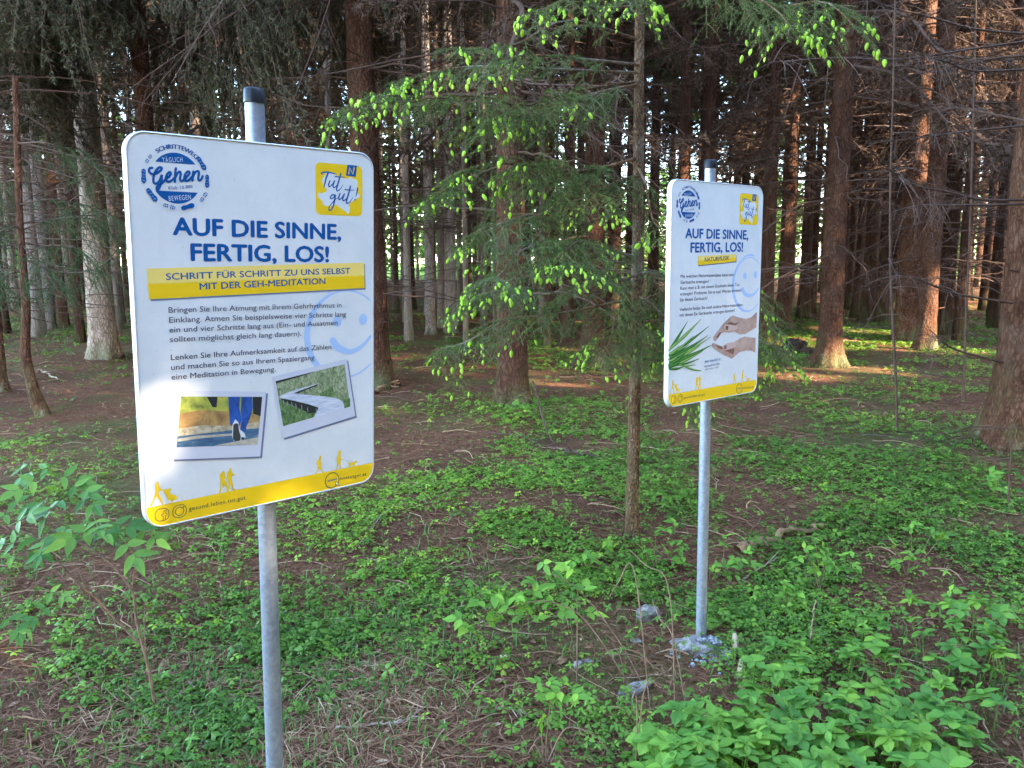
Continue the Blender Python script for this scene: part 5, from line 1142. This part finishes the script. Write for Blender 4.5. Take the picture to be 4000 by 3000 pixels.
# palmate plants at the lower right
rg = np.random.default_rng(15); PV = []
for v_ in range(6):
    mbp = MB(); n = rg.integers(5, 7); h = .12
    spec = [(k * 6.283 / n + rg.normal(0, .12), .0, rg.uniform(.056, .078), rg.uniform(.038, .050), .045) for k in range(n)]
    compound(mbp, rg, np.array([0, 0, h]), np.eye(3), spec)
    if v_ % 2 == 0:
        compound(mbp, rg, np.array([.004, 0, h + .02]), roty(np.array([-.25]))[0] @ rotz(np.array([.5]))[0], [(k * 2.1, 0, .04, .024, .045) for k in range(3)])
    mbs = MB(); V, F = tubes(catmull([[0.01, .01, -.02], [.004, 0, h * .5], [0, 0, h]], 6)[None], np.full((1, 6), .0018), 5); mbs.add(V, F)
    PV.append((mbp.mesh("leaves", PALM), mbs.mesh("stem", PALM)))
spots = [(1030, 870), (1330, 950), (1560, 980), (1440, 1080), (1700, 1130), (1110, 1050), (960, 1340), (740, 1270), (240, 1430), (360, 1180), (330, 1380), (620, 1470), (900, 1480), (1140, 1330), (1340, 1370), (1400, 1480), (1100, 1570), (730, 1590), (1800, 1320), (1870, 750), (1840, 600), (1950, 1220), (1750, 1000), (1900, 900), (1000, 1130), (1180, 1150), (600, 900), (450, 950), (570, 1060), (1250, 760), (1080, 790), (1500, 730), (40, 1480), (60, 1380), (200, 1540), (400, 1560), (550, 1330), (820, 1140), (1050, 1230), (1500, 1230), (1600, 1130), (1620, 1280), (1650, 1560), (1720, 1500), (1820, 1450), (1300, 1590), (480, 1260), (150, 1300), (880, 1390), (1480, 1400), (1250, 1220), (1380, 1150), (1680, 870), (1980, 1060), (660, 1120), (130, 1620), (320, 1620), (520, 1640), (900, 1640), (1500, 1640), (1440, 1560), (1050, 960), (1200, 880), (-40, 1600), (-110, 1500), (1000, 1440), (1220, 1440), (700, 1400), (470, 1480), (1560, 1500), (840, 1560), (1180, 1500), (300, 1280), (1300, 1290), (-30, 1300), (1760, 850), (2020, 640), (640, 1230), (950, 1240), (1350, 1030), (1130, 700)]
spots += [(rg.uniform(1500, 2080), rg.uniform(560, 980)) for _ in range(20)] + [(rg.uniform(560, 1300), rg.uniform(820, 1060)) for _ in range(10)] + [(rg.uniform(-330, 60), rg.uniform(1380, 1640)) for _ in range(10)]
spots += [(cx_ + rg.normal(0, 45), cy_ + rg.normal(25, 35)) for cx_, cy_ in [q_ for q_ in spots if q_[1] > 1150][::1]]
for i, (cx, cy) in enumerate(spots):
    far = cy < 1150; sc = rg.uniform(.68, 1.02) * (1.05 if not far else .9); h = rg.uniform(.10, .17)
    b = hit(*br_(cx, cy), h * .9); b[2] = float(gz(b[0], b[1])); lv, stm = PV[rg.integers(6)]
    root = thing("palmate_plant", "green palmate-leaved plant in the dense bed filling the lower right corner", "plant", tuple(b), "palmate-leaved plants in the bed at the lower right")
    root.rotation_euler = (rg.normal(0, .2), rg.normal(0, .2), rg.uniform(0, 6.28)); root.scale = (sc, sc, h / .12)
    link("leaves", lv, root); link("stem", stm, root)

# raspberry plants: cane and three-part toothed leaves
def berry_leaf(mb, rng, pos, sz, face=None):
    d = nrm(np.array([rng.normal(0, 1), rng.normal(-.5, .8), rng.normal(-.05, .25)])); up = nrm(np.array([rng.normal(0, .3), -.35 + rng.normal(0, .3), 1.0])); y_ = nrm(np.cross(up, d)); z_ = np.cross(d, y_); R = np.stack([d, y_, z_], 1)
    compound(mb, rng, pos, R, [(0, sz * .25, sz, sz * .62, .07), (1.15, .0, sz * .8, sz * .5, .07), (-1.15, 0, sz * .8, sz * .5, .07)], .12)
def berry(name, label, canes, leaves, seed, foot, sz=.055, cane_r=.0026, group=None, reach=0.0):
    rng = np.random.default_rng(seed); b = hit(*foot); root = thing(name, label, "plant", tuple(b), group); Yb = b[1]
    for cp in canes:
        n = len(cp); P = np.array([at_y(*q, Yb + reach * i / max(n - 1, 1)) for i, q in enumerate(cp)])
        g0 = float(gz(P[0][0], P[0][1])); P[0][2] = min(P[0][2], g0 + .01); P[:, 2] = np.maximum(P[:, 2], gz(P[:, 0], P[:, 1]) - .01 * (np.arange(n) == 0) + .005)
        m_ = MB(); Q = catmull(P - b, 20); V, F = tubes(Q[None], np.linspace(cane_r, cane_r * .5, 20)[None], 6); m_.add(V, F); link("cane", m_.mesh("cane", CANE, True), root)
    if leaves:
        m_ = MB()
        for i, q in enumerate(leaves):
            p_ = at_y(*q, Yb + reach * rng.uniform(.3, 1)); p_[2] = max(p_[2], float(gz(p_[0], p_[1])) + .03); berry_leaf(m_, rng, p_ - b, sz * rng.uniform(.8, 1.15))
        link("leaves", m_.mesh("leaves", BERRY), root)
    return root
berry("raspberry_plant", "raspberry with two long tan canes arching left and light green toothed leaves", [[bm_(1910, 1060), bm_(1800, 850), bm_(1640, 620), bm_(1500, 470), bm_(1390, 400), bm_(1280, 370)], [bm_(1815, 1045), bm_(1700, 860), bm_(1540, 650), bm_(1400, 570), bm_(1260, 550), bm_(1100, 590), bm_(1010, 640), bm_(880, 740)], [bm_(1510, 640), bm_(1510, 560), bm_(1515, 470)]],
      [bm_(*q) for q in ((930, 490), (905, 550), (1000, 510), (1120, 520), (1190, 570), (970, 620), (900, 690), (930, 740), (790, 660), (1080, 580), (1250, 490), (1330, 460), (1365, 440), (1340, 550), (1400, 610), (1300, 310), (1370, 360), (1480, 350), (1550, 480), (1160, 540), (960, 680), (840, 700), (1240, 420), (1440, 330), (1580, 620), (1240, 660))], 31, bm_(1860, 1060), .062, .0030, reach=.12)
berry("raspberry_plant", "small raspberry shoot on the bare soil with bright leaves above an arched dry twig", [[bm_(1300, 1570), bm_(1295, 1460), bm_(1290, 1400), bm_(1285, 1300)], [bm_(1320, 1420), bm_(1420, 1355), bm_(1510, 1335), bm_(1640, 1400), bm_(1745, 1575)], [bm_(1310, 1415), bm_(1250, 1440), bm_(1205, 1490)], [bm_(1345, 1440), bm_(1380, 1465)], [bm_(1330, 1590), bm_(1315, 1470), bm_(1345, 1150)]],
      [bm_(*q) for q in ((1290, 1270), (1380, 1170), (1280, 1050), (1330, 1045), (1430, 1060), (1500, 1120), (1400, 1110), (1350, 1130), (1440, 1150))], 32, bm_(1305, 1575), .050, .0030)
berry("raspberry_cane", "tall bare forked tan cane standing left of the far board's pole", [[bm_(2112, 1240), bm_(2105, 950), bm_(2090, 600), bm_(2045, 390), bm_(1940, 335), bm_(1830, 230)], [bm_(1980, 345), bm_(1860, 360), bm_(1760, 440), bm_(1710, 520)], [bm_(2190, 980), bm_(2100, 780), bm_(2020, 660), bm_(1970, 540)]], [], 33, bm_(2112, 1235), .05, .0030, reach=.15)
berry("raspberry_cane", "bare broken tan cane in the foreground, close to the lower edge", [[bm_(1870, 1590), bm_(1878, 1300), bm_(1872, 1130)], [bm_(1875, 1135), bm_(1930, 1080), bm_(2030, 1085)]], [], 34, bm_(1870, 1590), .05, .0030)
berry("raspberry_cane", "thin tan cane lying slantwise over the soil left of the concrete footing", [[bm_(2230, 1140), bm_(2090, 1030), bm_(1880, 890), bm_(1700, 880)], [bm_(2060, 1210), bm_(2085, 1060), bm_(2100, 1000)]], [], 35, bm_(2210, 1140), .05, .0026)
bushes = [((2540, 2230), ((2500, 2110), (2560, 2090), (2640, 2040), (2600, 2140), (2660, 2120), (2560, 2170), (2630, 2190), (2680, 2200)), "leafy light green raspberry bush left of the far board's pole, near the young spruce's foot"),
          ((2800, 2260), ((2760, 2180), (2830, 2120), (2870, 2180), (2790, 2230), (2920, 2160), (2940, 2230), (2840, 2250), (2770, 2060)), "raspberry bush right behind the far board's pole"),
          ((3200, 2310), ((3180, 2100), (3140, 2140), (3220, 2170), (3100, 2200), (3250, 2190), (3300, 2180), (3340, 2200), (3200, 2230)), "upright raspberry with a bright tip, right of the far board's pole"),
          ((3070, 2400), ((3060, 2270), (3090, 2310), (3040, 2330), (3130, 2340), (3010, 2380), (3110, 2380)), "small bright-tipped raspberry shoot between the far board's pole and the dense bed"),
          ((3540, 2250), ((3480, 2110), (3560, 2070), (3640, 2080), (3680, 2090), (3560, 2160), (3500, 2190), (3600, 2150), (3460, 2230), (3560, 2240)), "yellow-green bushy plant among the clover at the right"),
          ((3660, 2380), ((3600, 2320), (3680, 2330), (3740, 2370), (3560, 2340), (3640, 2370)), "low bright plant between the bushy one and the dense bed at the right"),
          ((3330, 2440), ((3310, 2400), (3370, 2420), (3280, 2440), (3420, 2440)), "low bright plant at the upper rim of the dense bed"),
          ((2450, 2260), ((2300, 2170), (2360, 2140), (2410, 2200), (2250, 2190), (2440, 2240)), "broad pointed-leaf seedling left of the young spruce's foot"),
          ((2030, 1640), ((1990, 1590), (2050, 1600), (2090, 1630), (1960, 1620), (2080, 1560), (2010, 1570)), "nettle-like plant at the mossy foot of the middle spruce"),
          ((3880, 1960), ((3860, 1880), (3900, 1870), (3840, 1920), (3930, 1930)), "yellow-green seedling at the right edge below the massive trunk")]
for i, (foot, lv, lab) in enumerate(bushes):
    berry("raspberry_plant" if 'raspberry' in lab else "leafy_plant", lab, [[foot, ((foot[0] + q[0]) / 2 + 8, (foot[1] + q[1]) / 2), q] for q in lv[:4]], lv + tuple((q[0] + 35 * math.sin(k * 2.3 + i), q[1] + 25 * math.cos(k * 3.1)) for k, q in enumerate(lv)), 50 + i, foot, .050 if foot[1] > 2000 else .065, .0022)

# elder sapling at the left
rg = np.random.default_rng(41); b = hit(*bl_(1010, 1285)); Ye = b[1]; root = thing("elder_sapling", "elder sapling with dark slanting stems and broad green leaves at the left edge", "sapling", tuple(b))
for cp, r0, dd in (([(1012, 1290), (960, 1000), (920, 850), (880, 680), (855, 510), (700, 320), (500, 190), (330, 110)], .0062, -.10), ([(857, 510), (870, 400), (880, 310), (850, 200)], .0035, -.06), ([(925, 870), (780, 730), (640, 580), (550, 500), (430, 380), (320, 250), (200, 150), (60, 100)], .0048, -.20), ([(560, 520), (520, 400), (480, 320)], .002, 0), ([(950, 960), (935, 720), (945, 540)], .0028, .03), ([(560, 540), (400, 480), (330, 450)], .002, -.1)):
    P = np.array([at_y(*bl_(*q), Ye + dd * i / (len(cp) - 1)) for i, q in enumerate(cp)]) - b; m_ = MB(); Q = catmull(P, 22); V, F = tubes(Q[None], np.linspace(r0, r0 * .4, 22)[None], 6); m_.add(V, F); link("stem", m_.mesh("stem", STEM, True), root)
for (px, py), dirx, sz in ((bl_(820, 210), .4, .085), (bl_(560, 120), -.8, .085), (bl_(430, 110), -.4, .07), (bl_(750, 80), .8, .08), (bl_(620, 60), .3, .07), (bl_(120, 60), .6, .075), (bl_(90, 200), -.7, .07), (bl_(160, 190), .5, .06), (bl_(290, 200), .1, .07), (bl_(330, 520), .8, .055), (bl_(290, 620), -.5, .055), (bl_(230, 690), -.4, .05), (bl_(60, 690), .3, .065),
                           ((250, 1860), .6, .075), ((330, 1950), .5, .08), ((180, 1830), -.9, .07), ((130, 1880), -.5, .07), ((60, 1960), .7, .07), ((230, 1960), -.2, .075), ((80, 1830), .2, .055), ((20, 2010), -.4, .07), ((290, 1900), .9, .07), (bl_(930, 120), .9, .07), ((40, 2180), -.6, .06), ((400, 2060), .7, .07)):
    p_ = at_y(px, py, Ye - .12 + rg.normal(0, .07)) - b; d = nrm(np.array([dirx, -.35 + rg.normal(0, .3), -.35 + rg.normal(0, .2)])); up = nrm(np.array([rg.normal(0, .25), -.75, .9])); y_ = nrm(np.cross(up, d)); R = np.stack([d, y_, np.cross(d, y_)], 1); m_ = MB()
    compound(m_, rg, p_, R, [(0, .06, sz, sz * .42, .03), (.85, .045, sz * .9, sz * .40, .03), (-.85, .045, sz * .9, sz * .40, .03), (1.15, 0, sz * .8, sz * .36, .03), (-1.15, 0, sz * .8, sz * .36, .03)], .1)
    V, F = tubes(np.array([p_ - R[:, 0] * .05 + np.array([0, 0, .004]), p_ + R[:, 0] * .02, p_ + R[:, 0] * .06])[None], np.full((1, 3), .0012), 4); m_.add(V, F, .3)
    link("leaf", m_.mesh("leaf", ELDER), root)

# ------------------------------------------------------------------ stones, concrete footing, sticks, stump
STONE = simple("grey_stone", (0.11, 0.090, 0.074), (0.27, 0.23, 0.195), 30, .85, .2, .8)
CONC = simple("rough_concrete", (0.14, 0.115, 0.098), (0.34, 0.305, 0.275), 40, .9, .2, .8)
GRAVEL = leafmat("blue_grey_gravel", [(0, (.08, .075, .072)), (.5, (.19, .185, .19)), (1, (.40, .40, .40))], .8, 0, .2)
WOODC = simple("split_pale_wood", (0.34, 0.21, 0.11), (0.60, 0.45, 0.28), 18, .8, .2, .5, (1, 1, .2))
ROT = simple("rotten_wood", (0.14, 0.07, 0.035), (0.36, 0.22, 0.11), 12, .9, .2, .8, (1, 1, .3)); STUMPM = simple("weathered_stump", (0.018, 0.012, 0.009), (0.055, 0.04, 0.03), 14, .9, .1, .8)
def lump(rng, rx, ry, rz, rough=.18, u=14, v_=9):
    th = np.arange(u) * 2 * math.pi / u; ph = np.linspace(-math.pi / 2, math.pi / 2, v_); ph_, th_ = np.meshgrid(ph, th, indexing='ij')
    n_ = 1 + rough * (vnoise(th_ * 1.3 + rng.uniform(0, 50), ph_ * 2.0, 1) - .5) * 2 + rough * .5 * rng.normal(0, .5, th_.shape); n_[:, -1] = n_[:, -1]
    c_ = np.sign(np.cos(ph_)) * np.abs(np.cos(ph_)) ** .75
    V = np.stack([rx * n_ * c_ * np.cos(th_), ry * n_ * c_ * np.sin(th_), rz * n_ * np.sign(np.sin(ph_)) * np.abs(np.sin(ph_)) ** .8], -1).reshape(-1, 3); i = np.arange(u); j = (i + 1) % u
    return V, np.concatenate([np.stack([q * u + i, q * u + j, (q + 1) * u + j, (q + 1) * u + i], 1) for q in range(v_ - 1)])
rg = np.random.default_rng(61)
for (px, py), r, m_, lab in ((bm_(1945, 650), (.062, .045, .050), STONE, "pointed dark grey stone among the leaves left of the far board's pole"), (bm_(1512, 950), (.022, .030, .018), CONC, "small white stone lying on bare soil, left of a smaller flat one"), (bm_(1570, 925), (.022, .013, .010), CONC, "small flat white chip touching the right of the white stone"),
                             (bm_(1875, 800), (.028, .016, .012), CONC, "white stone between the dark grey stone and the concrete footing"), (bm_(1870, 1100), (.085, .035, .018), STONE, "long flat grey slab half sunk in the soil below the raspberry canes"), (br_(822, 815), (.036, .020, .016), CONC, "angular pale brick-like stone behind the dense bed, right of the footing"),
                             (bm_(1420, 915), (.022, .018, .014), ROT, "round brown stone left of the white stones"), (bm_(1060, 900), (.024, .017, .012), WOODC, "pale hollow snail-like shell of bark on the soil at the straw's edge")):
    b = hit(px, py); m2 = MB(); V, F = lump(rg, *r); m2.add(V, F); o = link("stone", m2.mesh("stone", m_), loc=tuple(b + np.array([0, 0, r[2] * .12]))); o.rotation_euler = (rg.normal(0, .2), rg.normal(0, .2), rg.uniform(-.6, .6)); tag(o, lab, "stone")
fb = np.array(s2.location); m2 = MB(); V, F = lump(rg, .125, .085, .052, .22, 24, 14); m2.add(V, F); ft = thing("concrete_footing", "lumpy white concrete footing with gravel round the foot of the far board's pole", "footing", tuple(fb)); o = link("concrete", m2.mesh("concrete", CONC), ft, loc=(-.02, -.015, -.022))
m2 = MB(); k = 420; GV, GF = lump(rg, 1, .8, .6, .2, 6, 4); ang = rg.uniform(0, 6.28, k); rr = np.abs(rg.normal(0, 1, k)); gp = np.c_[.07 + rr * .13 * np.cos(ang), -.10 + rr * .075 * np.sin(ang)]; gp[:50] = np.c_[rg.normal(.03, .03, 50), rg.normal(-.045, .02, 50)]
gzv = gz(gp[:, 0] + fb[0], gp[:, 1] + fb[1]) - fb[2] + .004; gzv[:50] += .040
scatter(m2, GV, GF, np.c_[gp, gzv], rotz(rg.uniform(0, 6.28, k)), rg.uniform(.004, .010, k), rg.uniform(0, 1, k)); link("gravel", m2.mesh("gravel", GRAVEL), ft)["kind"] = "stuff"
for (p0, p1), lab in (((br_(275, 800), br_(290, 910)), "pale split wood chip standing on soil, right of the far board's pole"), ((br_(345, 960), br_(310, 1075)), "pale split wood chip leaning on the gravel, nearer one")):
    a_, c_ = hit(*p1), hit(*p0); tp = a_ + (c_ - a_) * .75 + np.array([0, 0, .035]); P = np.stack([a_, (a_ + tp) / 2, tp]); m2 = MB(); V, F = tubes(catmull(P - a_, 6)[None], np.array([[.012, .017, .015, .016, .013, .006]]), 5); m2.add(V, F); m2.F.append((np.array([[0, 1, 2, 3, 4][::-1]]), 0)); m2.F.append((np.array([[25, 26, 27, 28, 29]]), 0))
    tag(link("wood_chip", m2.mesh("wood_chip", WOODC), loc=tuple(a_)), lab, "wood chip")
def stick(pts, r, material, label, lift=.012, name="fallen_stick", twigs=2, seed=0, heights=None):
    rng = np.random.default_rng(seed + 200); P = np.array([hit(*q, h) for q, h in zip(pts, heights or [lift] * len(pts))]); b = P[0].copy(); Q = catmull(P - b, 22); Q[1:-1] += rng.normal(0, r * .5, Q[1:-1].shape); m2 = MB(); V, F = tubes(Q[None], np.linspace(r, r * .45, 22)[None], 7); m2.add(V, F)
    for k in range(twigs):
        i = rng.integers(5, 20); d = nrm(nrm(Q[i] - Q[i - 2]) * .8 + rng.normal(0, .5, 3) * np.array([1, 1, .25])); l = rng.uniform(.05, .14); T_ = Q[i] + d * np.linspace(0, l, 4)[:, None]; V, F = tubes(T_[None], np.linspace(r * .5, r * .25, 4)[None], 5); m2.add(V, F)
    return tag(link(name, m2.mesh(name, material, True), loc=tuple(b)), label, "stick")
stick([bm_(320, -5), bm_(230, 110), bm_(140, 222)], .0055, TWIG_PALE, "straight pale stick slanting over the clover, right of the near board's pole", .02, seed=1)
stick([bm_(215, 290), bm_(320, 305), bm_(435, 332)], .005, TWIG_PALE, "short pale stick lying flat below the slanting one", seed=2)
stick([bl_(460, 990), bl_(515, 1080), bl_(590, 1165)], .0035, TWIG_PALE, "thin forked pale twig at the lower left", seed=3)
stick([bl_(1190, 1070), bl_(1280, 1150), bl_(1370, 1240), bl_(1440, 1360), bl_(1505, 1455)], .0035, TWIG_PALE, "long thin pale twig pointing at the near board's pole", seed=4)
stick([c5(1235, 775), c5(1260, 860), c5(1290, 980), c5(1330, 1090), c5(1365, 1165)], .010, TWIG, "dry branch leaning from the middle spruce down to the clover", seed=5, heights=[.42, .30, .14, .04, .01], name="leaning_branch")
stick([c5(960, 1090), c5(1150, 1110), c5(1300, 1165), c5(1430, 1195)], .007, TWIG, "long dry branch lying over the clover between middle spruce and young spruce", seed=6, twigs=5, lift=.03)
stick([c5(1380, 1185), c5(1500, 1215), c5(1640, 1240)], .014, TWIG, "thick grey stick at the end of the long dry branch", seed=7, lift=.03)
stick([c5(1900, 1170), c5(2050, 1195), c5(2200, 1175)], .006, WOODC, "pale tan stick just right of the young spruce's stem", seed=8)
stick([br_(335, 435), br_(480, 340), br_(645, 250)], .0055, TWIG_PALE, "thin pale stick slanting in front of the rotten log", .03, seed=9)
stick([br_(780, 445), br_(900, 430), br_(1025, 408)], .007, TWIG_PALE, "straight pale stick lying right of the far board's pole", seed=10)
stick([br_(770, 880), br_(785, 730), br_(808, 570)], .005, TWIG_PALE, "short stick standing upright behind the dense bed", seed=11, heights=[0, .12, .24], twigs=0)
stick([c4(212, 745), c4(260, 742), c4(310, 760), c4(375, 802)], .020, TWIG_PALE, "curved whitish fallen branch on the ground at the left", .05, twigs=1, seed=12)
stick([c5(250, 835), c5(330, 800), c5(410, 782)], .026, ROT, "brown fallen branch beside the dark leaning spruce's foot", .05, seed=13)
stick([c5(250, 865), c5(380, 870), c5(480, 892)], .007, TWIG, "thin branch on the ground below the brown fallen one", .03, seed=14)
stick([c6(1090, 1155), c6(1250, 1165), c6(1450, 1205)], .006, TWIG, "dry branch on the ground at the lone bare sapling's foot", .03, seed=15, twigs=4)
stick([(1530, 2840), (1620, 2790), (1660, 2740)], .0035, TWIG_PALE, "short pale twig on the bare soil at the lower middle", seed=16)
stick([bm_(1005, 1210), bm_(1120, 1215), bm_(1230, 1270)], .005, TWIG_PALE, "forked grey twig on bare soil beside the small raspberry shoot", seed=17, twigs=3)
stick([bm_(20, 1330), bm_(280, 1310), bm_(530, 1265)], .006, TWIG_PALE, "pale stalk lying on the straw right of the near board's pole", seed=18)
stick([bm_(545, 1590), bm_(552, 1530), bm_(558, 1480)], .0035, WOODC, "single straw stalk sticking up at the lower edge", seed=19, heights=[0, .03, .06], twigs=0)
stick([br_(300, 250), br_(560, 160), br_(850, 90)], .030, ROT, "rotten orange-brown log half buried in plants behind the far board's pole", .03, name="rotten_log", seed=20, twigs=0)["category"] = "log"
stick([br_(640, 420), br_(700, 360), br_(760, 310)], .014, TWIG, "short brown branch between the rotten log and the straight pale stick", seed=21)
b = hit(*c6(690, 635)); m2 = MB(); V, F = lump(rg, .20, .16, .14, .45, 18, 10); m2.add(V, F); tag(link("tree_stump", m2.mesh("tree_stump", STUMPM), loc=tuple(b + np.array([0, 0, .06]))), "dark rotten stump on the ground right of the far board", "stump")
